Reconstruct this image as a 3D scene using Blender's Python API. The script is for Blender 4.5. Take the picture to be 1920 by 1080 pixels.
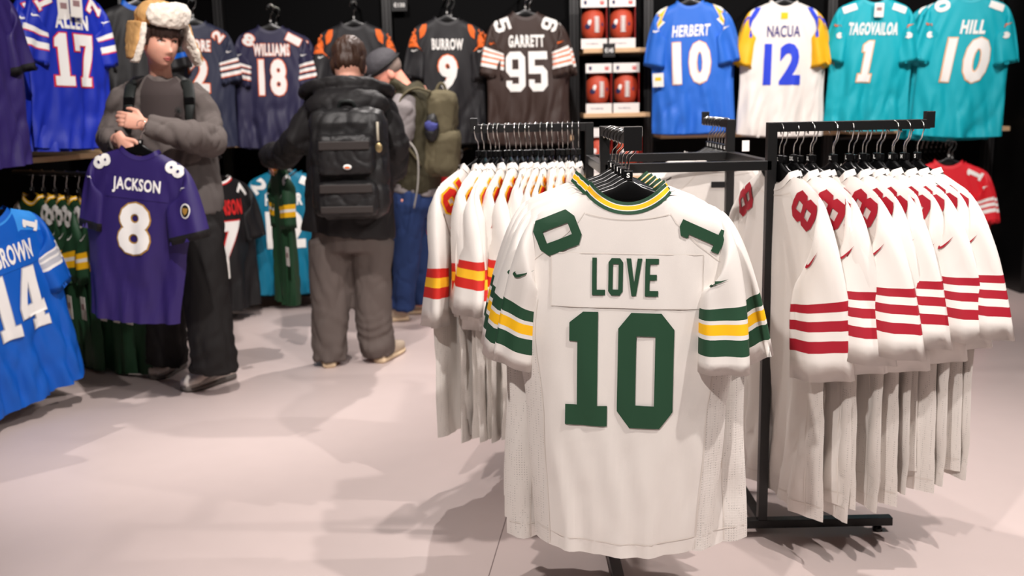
import bpy, bmesh, math, random
from math import sin, cos, pi, radians, sqrt, exp, atan2
from mathutils import Vector, Matrix, Euler, noise

for o in list(bpy.data.objects):
    bpy.data.objects.remove(o, do_unlink=True)
SC = bpy.context.scene
COL = SC.collection

# ------------------------------------------------------------------ camera
FPX, CAM_H, PITCH, ROLL = 1867.0, 1.30, radians(10.5), radians(1.24)
FWD = Vector((0, cos(PITCH), -sin(PITCH)))
_u0, _r0 = Vector((0, sin(PITCH), cos(PITCH))), Vector((1, 0, 0))
RGT = _r0 * cos(ROLL) - _u0 * sin(ROLL)
UPV = _r0 * sin(ROLL) + _u0 * cos(ROLL)
CPOS = Vector((0, 0, CAM_H))
cam_d = bpy.data.cameras.new('camera')
cam = bpy.data.objects.new('camera', cam_d)
COL.objects.link(cam)
cam_d.sensor_width = 36.0
cam_d.lens = 36.0 * FPX / 1920.0
cam_d.clip_start = 0.05
M = Matrix((RGT, UPV, -FWD)).transposed().to_4x4()
M.translation = CPOS
cam.matrix_world = M
cam_d.dof.use_dof = True
cam_d.dof.focus_distance = 2.25
cam_d.dof.aperture_fstop = 3.6
SC.camera = cam


def W(px, py, Y):
    """the point of the room at depth Y seen at that place of the photograph"""
    d = FWD + RGT * ((px - 960) / FPX) + UPV * ((540 - py) / FPX)
    return CPOS + d * (Y / d.y)


def FL(px, py, z=0.0):
    d = FWD + RGT * ((px - 960) / FPX) + UPV * ((540 - py) / FPX)
    return CPOS + d * ((z - CAM_H) / d.z)


# ------------------------------------------------------------------ exposure, world, lamps
vs = SC.view_settings
vs.view_transform = 'Standard'
vs.look = 'None'
vs.gamma = 1.0
vs.use_curve_mapping = False
vs.exposure = 0.0
wd = bpy.data.worlds.new('world')
SC.world = wd
wd.use_nodes = True
wd.node_tree.nodes['Background'].inputs[0].default_value = (1.0, 0.93, 0.9, 1)
wd.node_tree.nodes['Background'].inputs[1].default_value = 0.13


def spot(name, loc, target, power, size=70, blend=0.5, rad=0.05, color=(1.0, 0.93, 0.89)):
    l = bpy.data.lights.new(name, 'SPOT')
    l.energy = power
    l.spot_size = radians(size)
    l.spot_blend = blend
    l.shadow_soft_size = rad
    l.color = color
    o = bpy.data.objects.new(name, l)
    COL.objects.link(o)
    o.location = loc
    o.rotation_euler = (Vector(target) - Vector(loc)).to_track_quat('-Z', 'Y').to_euler()
    return o


def area(name, loc, target, power, sx, sy, color=(1.0, 0.94, 0.91)):
    l = bpy.data.lights.new(name, 'AREA')
    l.energy = power
    l.shape = 'RECTANGLE'
    l.size, l.size_y = sx, sy
    l.color = color
    o = bpy.data.objects.new(name, l)
    COL.objects.link(o)
    o.location = loc
    o.rotation_euler = (Vector(target) - Vector(loc)).to_track_quat('-Z', 'Y').to_euler()
    return o


CZ = 3.25
# broad soft fill added under the ceiling, not a fitting of the shop
area('ceiling_soft_fill', (0.3, 2.9, CZ - 0.06), (0.3, 2.9, 0), 36, 5.0, 6.0)
# track spots: behind to the right, front, and rows washing the wall displays
spot('track_spot_key', (1.35, 1.3, CZ - .15), (0.45, 2.6, 0.6), 235, 85, 0.6, 0.035)
spot('track_spot_over_rack', (0.15, 3.75, CZ - .15), (0.3, 2.9, 0.2), 165, 95, 0.6, 0.035)
spot('track_spot_front', (-0.9, 0.1, CZ - .15), (0.3, 2.4, 0.55), 330, 62, 0.7, 0.06)
spot('track_spot_front_right', (2.5, 0.9, CZ - .15), (1.2, 2.8, 0.5), 60, 62, 0.7, 0.06)
spot('track_spot_left', (-0.75, 2.7, CZ - .15), (-1.9, 4.6, 0.8), 330, 75, 0.7, 0.04)
spot('track_spot_wall', (-1.0, 4.4, CZ - .15), (-1.3, 6.5, 1.4), 170, 80, 0.7, 0.04)
spot('track_spot_wall', (0.3, 4.4, CZ - .15), (0.2, 6.5, 1.5), 180, 80, 0.7, 0.04)
spot('track_spot_wall', (1.6, 4.4, CZ - .15), (1.5, 6.5, 1.6), 205, 80, 0.7, 0.04)
spot('track_spot_wall', (2.8, 4.4, CZ - .15), (2.8, 6.5, 1.6), 185, 80, 0.7, 0.04)
spot('track_spot_aisle', (-0.2, 5.9, CZ - .15), (-0.75, 4.3, 0.0), 220, 85, 0.6, 0.03)
spot('track_spot_far_right', (2.6, 2.6, CZ - .15), (2.0, 3.6, 0.0), 240, 100, 0.6, 0.035)

# ------------------------------------------------------------------ materials


def lin(c):
    c = c / 255.0
    return c / 12.92 if c <= 0.04045 else ((c + 0.055) / 1.055) ** 2.4


MATS = {}


def mat(name, rgb, rough=0.7, metal=0.0, bump=0.0, scale=400.0, spec=0.4, sheen=0.0, kind='noise', var=0.0, coat=0.0):
    """procedural material from an sRGB colour: fine bump and a slight wander of the tone"""
    if name in MATS:
        return MATS[name]
    m = bpy.data.materials.new(name)
    m.use_nodes = True
    nt = m.node_tree
    b = nt.nodes['Principled BSDF']
    col = (lin(rgb[0]), lin(rgb[1]), lin(rgb[2]), 1)
    b.inputs['Base Color'].default_value = col
    b.inputs['Roughness'].default_value = rough
    b.inputs['Metallic'].default_value = metal
    b.inputs['Specular IOR Level'].default_value = spec
    b.inputs['Coat Weight'].default_value = coat
    if sheen:
        b.inputs['Sheen Weight'].default_value = sheen
        b.inputs['Sheen Roughness'].default_value = 0.5
    tc = nt.nodes.new('ShaderNodeTexCoord')
    if var:
        n2 = nt.nodes.new('ShaderNodeTexNoise')
        n2.inputs['Scale'].default_value = 9.0 if kind != 'fleece' else 60.0
        n2.inputs['Detail'].default_value = 4
        nt.links.new(tc.outputs['Object'], n2.inputs['Vector'])
        mx = nt.nodes.new('ShaderNodeMix')
        mx.data_type = 'RGBA'
        mx.inputs[6].default_value = tuple(c * (1 - var) for c in col[:3]) + (1,)
        mx.inputs[7].default_value = tuple(min(1, c * (1 + var)) for c in col[:3]) + (1,)
        nt.links.new(n2.outputs['Fac'], mx.inputs[0])
        nt.links.new(mx.outputs[2], b.inputs['Base Color'])
    if bump:
        if kind == 'knit':
            t = nt.nodes.new('ShaderNodeTexWave')
            t.inputs['Scale'].default_value = scale
            t.inputs['Distortion'].default_value = 1.0
            t.bands_direction = 'DIAGONAL'
            out = t.outputs['Fac']
        elif kind == 'mesh':
            t = nt.nodes.new('ShaderNodeTexVoronoi')
            t.inputs['Scale'].default_value = scale
            t.inputs['Randomness'].default_value = 0.15
            out = t.outputs['Distance']
        else:
            t = nt.nodes.new('ShaderNodeTexNoise')
            t.inputs['Scale'].default_value = scale
            t.inputs['Detail'].default_value = 3
            out = t.outputs['Fac']
        nt.links.new(tc.outputs['Object'], t.inputs['Vector'])
        if kind == 'mesh':
            # small punched holes: darker dots on a grid
            r = nt.nodes.new('ShaderNodeMath')
            r.operation = 'LESS_THAN'
            r.inputs[1].default_value = 0.2
            nt.links.new(out, r.inputs[0])
            mx = nt.nodes.new('ShaderNodeMix')
            mx.data_type = 'RGBA'
            mx.inputs[6].default_value = col
            mx.inputs[7].default_value = tuple(c * 0.62 for c in col[:3]) + (1,)
            nt.links.new(r.outputs[0], mx.inputs[0])
            nt.links.new(mx.outputs[2], b.inputs['Base Color'])
        bp = nt.nodes.new('ShaderNodeBump')
        bp.inputs['Strength'].default_value = bump
        bp.inputs['Distance'].default_value = 0.002
        nt.links.new(out, bp.inputs['Height'])
        nt.links.new(bp.outputs['Normal'], b.inputs['Normal'])
    MATS[name] = m
    return m


def fab(name, rgb, rough=0.56, var=0.03):
    return mat(name, rgb, rough, bump=0.10, scale=900.0, spec=0.42, var=var, sheen=0.0)


def prt(name, rgb):
    return mat(name, rgb, 0.62, bump=0.03, scale=300.0, spec=0.3)


BLACK_METAL = mat('black_powder_coat', (11, 11, 12), 0.4, bump=0.05, scale=700, spec=0.5)
CHROME = mat('chrome_wire', (215, 213, 210), 0.16, metal=1.0)
PLASTIC = mat('black_plastic', (9, 9, 10), 0.27, spec=0.55, bump=0.02, scale=150)
PANEL = mat('black_wall_panel', (7, 6, 7), 0.8, spec=0.06, bump=0.1, scale=60)
MESHW = mat('black_mesh_panel', (9, 9, 10), 0.75, spec=0.08, bump=0.5, scale=70, kind='mesh')
WHITE_PRINT = prt('white_print', (240, 238, 234))

# ------------------------------------------------------------------ object helpers


def tag(o, label=None, cat=None, group=None, kind=None):
    if label:
        o['label'] = label
    if cat:
        o['category'] = cat
    if group:
        o['group'] = group
    if kind:
        o['kind'] = kind
    return o


def empty(name, loc=(0, 0, 0), rot=(0, 0, 0), scale=1.0):
    o = bpy.data.objects.new(name, None)
    COL.objects.link(o)
    o.empty_display_size = 0.05
    o.location = loc
    o.rotation_euler = rot
    o.scale = (scale, scale, scale)
    return o


def link(name, me, parent=None):
    o = bpy.data.objects.new(name, me)
    COL.objects.link(o)
    if parent is not None:
        o.parent = parent
    return o


def mesh(name, verts, faces, mats, parent=None, fm=None, smooth=True, label=None):
    me = bpy.data.meshes.new(name)
    me.from_pydata([tuple(v) for v in verts], [], faces)
    if not isinstance(mats, (list, tuple)):
        mats = [mats]
    for m in mats:
        me.materials.append(m)
    if fm:
        me.polygons.foreach_set('material_index', fm)
    if smooth:
        me.polygons.foreach_set('use_smooth', [True] * len(me.polygons))
    me.update()
    o = link(name, me, parent)
    if label:
        o['label'] = label
    return o


def copy_tree(o, parent=None):
    c = o.copy()
    COL.objects.link(c)
    if parent is not None:
        c.parent = parent
    for ch in o.children:
        copy_tree(ch, c)
    return c


class MB:
    """collects boxes, tubes and lofts; build() links them as one mesh"""

    def __init__(s):
        s.v, s.f = [], []

    def add(s, v, f):
        b = len(s.v)
        s.v += [Vector(p) for p in v]
        s.f += [tuple(i + b for i in q) for q in f]
        return s

    def box(s, lo, hi, bev=0.0):
        x0, y0, z0 = lo
        x1, y1, z1 = hi
        if bev <= 0:
            v = [(x, y, z) for x in (x0, x1) for y in (y0, y1) for z in (z0, z1)]
            f = [(0, 1, 3, 2), (4, 6, 7, 5), (0, 4, 5, 1), (2, 3, 7, 6), (0, 2, 6, 4), (1, 5, 7, 3)]
            return s.add(v, f)
        bm = bmesh.new()
        bmesh.ops.create_cube(bm, size=1)
        for q in bm.verts:
            q.co = Vector(((x0 + x1) / 2 + q.co.x * (x1 - x0), (y0 + y1) / 2 + q.co.y * (y1 - y0), (z0 + z1) / 2 + q.co.z * (z1 - z0)))
        bmesh.ops.bevel(bm, geom=bm.edges[:], offset=bev, segments=2, affect='EDGES', profile=0.5)
        bm.verts.index_update()
        s.add([q.co.copy() for q in bm.verts], [tuple(q.index for q in f.verts) for f in bm.faces])
        bm.free()
        return s

    def obox(s, lo, hi, M, bev=0.0):
        t = MB().box(lo, hi, bev)
        return s.add([M @ p for p in t.v], t.f)

    def tube(s, pts, rad, n=10, side=None, caps=True):
        """tube through pts; rad per point is r or (r_side, r_other)"""
        pts = [Vector(p) for p in pts]
        if not isinstance(rad, (list, tuple)) or (len(rad) == 2 and len(pts) != 2):
            rad = [rad] * len(pts)
        v, f = [], []
        prev = Vector(side) if side is not None else None
        for i, p in enumerate(pts):
            a = pts[max(0, i - 1)]
            b = pts[min(len(pts) - 1, i + 1)]
            t = (b - a).normalized()
            if prev is None:
                prev = Vector((1, 0, 0)) if abs(t.x) < 0.9 else Vector((0, 1, 0))
            e1 = (prev - t * prev.dot(t)).normalized()
            if side is None:
                prev = e1
            e2 = t.cross(e1)
            r = rad[i]
            ra, rb = r if isinstance(r, (tuple, list)) else (r, r)
            for k in range(n):
                th = 2 * pi * k / n
                v.append(p + e1 * (ra * cos(th)) + e2 * (rb * sin(th)))
        m = len(pts)
        for i in range(m - 1):
            for k in range(n):
                k2 = (k + 1) % n
                f.append((i * n + k, i * n + k2, (i + 1) * n + k2, (i + 1) * n + k))
        if caps:
            f.append(tuple(reversed(range(n))))
            f.append(tuple((m - 1) * n + k for k in range(n)))
        return s.add(v, f)

    def ell(s, c, r, M=None, n=16, m=10):
        c = Vector(c)
        v, f = [], []
        for i in range(1, m):
            a = pi * i / m
            for k in range(n):
                b = 2 * pi * k / n
                v.append(Vector((r[0] * sin(a) * cos(b), r[1] * sin(a) * sin(b), r[2] * cos(a))))
        top = len(v)
        v.append(Vector((0, 0, r[2])))
        v.append(Vector((0, 0, -r[2])))
        for i in range(m - 2):
            for k in range(n):
                k2 = (k + 1) % n
                f.append((i * n + k, (i + 1) * n + k, (i + 1) * n + k2, i * n + k2))
        for k in range(n):
            k2 = (k + 1) % n
            f.append((top, k, k2))
            f.append((top + 1, (m - 2) * n + k2, (m - 2) * n + k))
        if M is not None:
            v = [M @ p for p in v]
        return s.add([p + c for p in v], f)

    def build(s, name, m, parent=None, smooth=False, label=None):
        return mesh(name, s.v, s.f, m, parent, smooth=smooth, label=label)


def spline(pts, n):
    """Catmull-Rom through pts (tuples of any length), n steps per span"""
    out = []
    P = [tuple(p) for p in pts]
    for i in range(len(P) - 1):
        p0, p1, p2, p3 = P[max(0, i - 1)], P[i], P[i + 1], P[min(len(P) - 1, i + 2)]
        for k in range(n):
            t = k / n
            out.append(tuple(0.5 * (2 * b + (c - a) * t + (2 * a - 5 * b + 4 * c - d) * t * t + (3 * b - a - 3 * c + d) * t ** 3)
                             for a, b, c, d in zip(p0, p1, p2, p3)))
    out.append(P[-1])
    return out


def organic(name, mb, voxel, m, parent=None, smooth=4, folds=None, origin=None, factor=0.5, decimate=None, label=None):
    """fuse the chunks of mb into one continuous skin, then add folds(co, normal) -> offset"""
    me = bpy.data.meshes.new(name)
    me.from_pydata([tuple(v) for v in mb.v], [], mb.f)
    tmp = bpy.data.objects.new(name + '_tmp', me)
    COL.objects.link(tmp)
    md = tmp.modifiers.new('r', 'REMESH')
    md.mode = 'VOXEL'
    md.voxel_size = voxel
    if smooth:
        sm = tmp.modifiers.new('s', 'SMOOTH')
        sm.iterations = smooth
        sm.factor = factor
    if decimate:
        dc = tmp.modifiers.new('d', 'DECIMATE')
        dc.ratio = decimate
    dg = bpy.context.evaluated_depsgraph_get()
    me2 = bpy.data.meshes.new_from_object(tmp.evaluated_get(dg))
    bpy.data.objects.remove(tmp, do_unlink=True)
    bpy.data.meshes.remove(me)
    me2.name = name
    if folds:
        offs = []
        for v in me2.vertices:
            offs.append(v.co + v.normal * folds(v.co, v.normal))
        for v, c in zip(me2.vertices, offs):
            v.co = c
    if origin is not None:
        o3 = Vector(origin)
        for v in me2.vertices:
            v.co = v.co - o3
    me2.materials.clear()
    for q in (m if isinstance(m, (list, tuple)) else [m]):
        me2.materials.append(q)
    me2.polygons.foreach_set('use_smooth', [True] * len(me2.polygons))
    me2.update()
    o = link(name, me2, parent)
    if label:
        o['label'] = label
    return o


ORD = ['first', 'second', 'third', 'fourth', 'fifth', 'sixth', 'seventh', 'eighth', 'ninth', 'tenth', 'eleventh', 'twelfth',
       'thirteenth', 'fourteenth', 'fifteenth', 'sixteenth', 'seventeenth', 'eighteenth', 'nineteenth', 'twentieth',
       'twenty-first', 'twenty-second', 'twenty-third', 'twenty-fourth', 'twenty-fifth', 'twenty-sixth']
# ------------------------------------------------------------------ lettering
C6 = 1.4
BLOCK = {
    '0': (6, [[(C6, 0), (6 - C6, 0), (6, C6), (6, 10 - C6), (6 - C6, 10), (C6, 10), (0, 10 - C6), (0, C6)], [(2, 2), (2, 8), (4, 8), (4, 2)]]),
    '1': (4.6, [[(0, 0), (4.6, 0), (4.6, 1.8), (3.5, 1.8), (3.5, 10), (1.9, 10), (.4, 9), (.4, 7.4), (1.3, 7.4), (1.3, 1.8), (0, 1.8)]]),
    '2': (6, [[(0, 0), (6, 0), (6, 2), (2.9, 2), (6, 5.6), (6, 10 - C6), (6 - C6, 10), (C6, 10), (0, 10 - C6), (0, 7), (2, 7), (2, 8), (4, 8), (4, 6.4), (0, 1.9)]]),
    '3': (6, [[(C6, 0), (6 - C6, 0), (6, C6), (6, 4.4), (5.3, 5), (6, 5.6), (6, 10 - C6), (6 - C6, 10), (C6, 10), (0, 10 - C6), (0, 7), (2, 7), (2, 8), (4, 8), (4, 5.9), (2.2, 5.9), (2.2, 4.1), (4, 4.1), (4, 2), (2, 2), (2, 3), (0, 3), (0, C6)]]),
    '4': (6.8, [[(2.8, 0), (6.8, 0), (6.8, 1.5), (6, 1.5), (6, 2.3), (6.8, 2.3), (6.8, 4.1), (6, 4.1), (6, 10), (3.2, 10), (0, 4.1), (0, 2.3), (3.8, 2.3), (3.8, 1.5), (2.8, 1.5)], [(1.9, 4.1), (3.8, 7.8), (3.8, 4.1)]]),
    '5': (6, [[(0, 10), (0, 4.4), (4, 4.4), (4, 2), (2, 2), (2, 3), (0, 3), (0, C6), (C6, 0), (6 - C6, 0), (6, C6), (6, 6.4 - C6), (6 - C6, 6.4), (2, 6.4), (2, 8), (6, 8), (6, 10)][::-1]]),
    '7': (6, [[(1.4, 0), (5, 0), (5, 1.7), (4.2, 1.7), (6, 7.6), (6, 10), (0, 10), (0, 6.8), (1.9, 6.8), (1.9, 7.9), (3.8, 7.9), (2, 1.7), (1.4, 1.7)]]),
    '8': (6, [[(C6, 0), (6 - C6, 0), (6, C6), (6, 4.3), (5.3, 5), (6, 5.7), (6, 10 - C6), (6 - C6, 10), (C6, 10), (0, 10 - C6), (0, 5.7), (.7, 5), (0, 4.3), (0, C6)], [(2, 1.9), (2, 4.1), (4, 4.1), (4, 1.9)], [(2, 5.9), (2, 8.1), (4, 8.1), (4, 5.9)]]),
    '9': (6, [[(C6, 0), (6 - C6, 0), (6, C6), (6, 10 - C6), (6 - C6, 10), (C6, 10), (0, 10 - C6), (0, 3.7 + C6), (C6, 3.7), (4, 3.7), (4, 2), (2, 2), (2, 2.8), (0, 2.8), (0, C6)], [(2, 5.6), (2, 8.1), (4, 8.1), (4, 5.6)]]),
    'L': (4.6, [[(0, 0), (4.6, 0), (4.6, 1.5), (1.6, 1.5), (1.6, 10), (0, 10)]]),
    'O': (5.2, [[(1.1, 0), (4.1, 0), (5.2, 1.1), (5.2, 8.9), (4.1, 10), (1.1, 10), (0, 8.9), (0, 1.1)], [(1.6, 1.6), (1.6, 8.4), (3.6, 8.4), (3.6, 1.6)]]),
    'V': (5.6, [[(2, 0), (3.6, 0), (5.6, 10), (3.95, 10), (2.8, 3.4), (1.65, 10), (0, 10)]]),
    'E': (4.6, [[(0, 0), (4.6, 0), (4.6, 1.5), (1.6, 1.5), (1.6, 4.3), (4, 4.3), (4, 5.8), (1.6, 5.8), (1.6, 8.5), (4.6, 8.5), (4.6, 10), (0, 10)]]),
}
_gl = {}


def cut_grid(bm, cell):
    if not bm.verts:
        return
    for ax in (0, 1):
        lo = min(v.co[ax] for v in bm.verts)
        hi = max(v.co[ax] for v in bm.verts)
        k = int((hi - lo) / cell)
        for i in range(1, k + 1):
            x = lo + (hi - lo) * i / (k + 1)
            co = Vector((0, 0, 0))
            co[ax] = x
            no = Vector((0, 0, 0))
            no[ax] = 1
            bmesh.ops.bisect_plane(bm, geom=bm.verts[:] + bm.edges[:] + bm.faces[:], dist=1e-6, plane_co=co, plane_no=no)


def curve_to_flat(cc, cell, fit=None):
    o = bpy.data.objects.new('glyph_tmp', cc)
    COL.objects.link(o)
    dg = bpy.context.evaluated_depsgraph_get()
    me = bpy.data.meshes.new_from_object(o.evaluated_get(dg))
    bpy.data.objects.remove(o, do_unlink=True)
    bpy.data.curves.remove(cc)
    bm = bmesh.new()
    bm.from_mesh(me)
    bpy.data.meshes.remove(me)
    bmesh.ops.remove_doubles(bm, verts=bm.verts[:], dist=1e-6)
    if fit:
        fit(bm)
    cut_grid(bm, cell)
    bm.verts.index_update()
    V = [(v.co.x, v.co.y) for v in bm.verts]
    F = [tuple(v.index for v in f.verts) for f in bm.faces]
    bm.free()
    # face every polygon the same way
    G = []
    for f in F:
        a = sum(V[f[i]][0] * V[f[(i + 1) % len(f)]][1] - V[f[(i + 1) % len(f)]][0] * V[f[i]][1] for i in range(len(f)))
        G.append(f if a > 0 else f[::-1])
    return V, G


def poly_flat(polys, cell=0.02, off=0.0):
    cc = bpy.data.curves.new('glyph', 'CURVE')
    cc.dimensions = '2D'
    cc.fill_mode = 'BOTH'
    cc.offset = off
    for pts in polys:
        s = cc.splines.new('POLY')
        s.points.add(len(pts) - 1)
        s.use_cyclic_u = True
        for p, q in zip(s.points, pts):
            p.co = (q[0], q[1], 0, 1)
    return curve_to_flat(cc, cell)


def text_flat(text, height, width=None, style='block', off=0.0, cell=0.02, gap=1.1, slant=0.0):
    """flat lettering centred on (0,0); off widens it for an outline"""
    key = (text, round(height, 4), width and round(width, 4), style, round(off, 4), cell, slant)
    if key in _gl:
        return _gl[key]
    if style == 'block':
        k = height / 10.0
        tot = sum(BLOCK[c][0] for c in text) + gap * (len(text) - 1)
        kx = (width / tot) if width else k
        polys = []
        x = 0.0
        for c in text:
            w, ps = BLOCK[c]
            for i, p in enumerate(ps):
                pts = [((x + a - tot / 2) * kx + slant * (b - 5) * k, (b - 5) * k) for a, b in p]
                polys.append(pts)
            x += w + gap
        r = poly_flat(polys, cell, off)
    else:
        cc = bpy.data.curves.new('glyph', 'FONT')
        cc.body = text
        cc.resolution_u = 3
        cc.size = 1.0
        cc.offset = {'bold': 0.032, 'heavy': 0.046, 'plain': 0.012}.get(style, 0.03)
        cc.space_character = {'bold': 1.08, 'heavy': 1.14, 'plain': 1.05}.get(style, 1.0)

        def fit(bm):
            xs = [v.co.x for v in bm.verts]
            ys = [v.co.y for v in bm.verts]
            cx, cy = (min(xs) + max(xs)) / 2, (min(ys) + max(ys)) / 2
            w0, h0 = max(xs) - min(xs), max(ys) - min(ys)
            ky = height / h0
            kx = width / w0 if width else ky
            for v in bm.verts:
                v.co.x = (v.co.x - cx) * kx + slant * (v.co.y - cy) * ky
                v.co.y = (v.co.y - cy) * ky
        if off:
            # outline of a font glyph: thicken in font units before fitting
            cc.offset += off / height * 0.72
            h2, w2 = height + 2 * off, (width + 2 * off) if width else None
            hh, ww = height, width

            def fit2(bm):
                xs = [v.co.x for v in bm.verts]
                ys = [v.co.y for v in bm.verts]
                cx, cy = (min(xs) + max(xs)) / 2, (min(ys) + max(ys)) / 2
                w0, h0 = max(xs) - min(xs), max(ys) - min(ys)
                ky = h2 / h0
                kx = w2 / w0 if w2 else ky
                for v in bm.verts:
                    v.co.x = (v.co.x - cx) * kx + slant * (v.co.y - cy) * ky
                    v.co.y = (v.co.y - cy) * ky
            r = curve_to_flat(cc, cell, fit2)
        else:
            r = curve_to_flat(cc, cell, fit)
    _gl[key] = r
    return r


SWOOSH = [(-1.0, -.02), (-.86, -.28), (-.6, -.36), (-.28, -.30), (1.0, .36), (-.3, .02), (-.52, -.02), (-.66, .03), (-.7, .17), (-.66, .3), (-.86, .2)]


def swoosh_flat(L):
    key = ('swoosh', L)
    if key not in _gl:
        _gl[key] = poly_flat([[(x * L / 2, y * L / 2) for x, y in SWOOSH]], 0.02)
    return _gl[key]


def flat_obj(name, flat, M, m, parent=None, label=None):
    V, F = flat
    return mesh(name, [M @ Vector((x, y, 0)) for x, y in V], F, m, parent, smooth=False, label=label)


# ------------------------------------------------------------------ hanger
def make_hanger(letter='S'):
    r = empty('clothes_hanger')
    # chrome hook: open loop over the bar, then a stem down to the clip
    pts = []
    for k in range(15):
        a = radians(205 - 235 * k / 14)
        pts.append((0.0215 * cos(a), 0, -0.0215 + 0.0215 * sin(a) + 0.002))
    pts += [(0.014, 0, -0.047), (0.003, 0, -0.058), (0, 0, -0.068), (0, 0, -0.115)]
    h = MB().tube(pts, 0.0019, 6, side=(0, 1, 0))
    h.build('hook', CHROME, r, smooth=True)
    # moulded shoulders
    v, f = [], []
    n, m = 26, 10
    for i in range(n + 1):
        u = -1 + 2 * i / n
        x = 0.2 * u
        a = abs(u)
        zt = -0.103 - 0.010 * a - 0.055 * (a ** 1.25) - 0.024 * a * a * (1 if a > .12 else 0) - .012 * min(1, a / .16)
        zb = -0.165 - 0.052 * a ** 1.4
        if a > 0.85:
            k = (a - .85) / .15
            zc = (zt + zb) / 2
            zt, zb = zc + (zt - zc) * (1 - .55 * k), zc + (zb - zc) * (1 - .55 * k)
        th = 0.0050 + 0.0042 * (max(0, a - .2) / .8) ** .8
        if a > .93:
            th *= .8
        for k in range(m):
            b = 2 * pi * k / m
            cb, sb = cos(b), sin(b)
            q = 0.6
            v.append((x, th * abs(cb) ** q * (1 if cb >= 0 else -1), (zt + zb) / 2 + (zt - zb) / 2 * abs(sb) ** q * (1 if sb >= 0 else -1)))
    for i in range(n):
        for k in range(m):
            k2 = (k + 1) % m
            f.append((i * m + k, i * m + k2, (i + 1) * m + k2, (i + 1) * m + k))
    f.append(tuple(range(m)))
    f.append(tuple(reversed([n * m + k for k in range(m)])))
    mesh('hanger_body', v, f, PLASTIC, r)
    mk = MB().box((-.010, -.0075, -.109), (.010, .0075, -.088), .002).build('size_marker', PLASTIC, r)
    fl = text_flat(letter, .011, .0075 * len(letter) ** .8, 'bold', cell=.05)
    flat_obj('size_letter', fl, Matrix.Translation((0, -.0079, -.0985)) @ Matrix.Rotation(pi / 2, 4, 'X'), WHITE_PRINT, mk)
    return r


HANG = {}


def hang(letter, loc, rotz, label, group, tilt=0.0):
    if letter not in HANG:
        h = HANG[letter] = make_hanger(letter)
    else:
        h = copy_tree(HANG[letter])
    h.location = loc
    h.rotation_euler = (0, tilt, rotz)
    tag(h, label, 'hanger', group)
    return h


# ------------------------------------------------------------------ jersey
LEN = 0.81


def lerp_tab(t, tab):
    for (a, x), (b, y) in zip(tab, tab[1:]):
        if t <= b:
            k = (t - a) / (b - a)
            k = k * k * (3 - 2 * k)
            return x + (y - x) * k
    return tab[-1][1]


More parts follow.
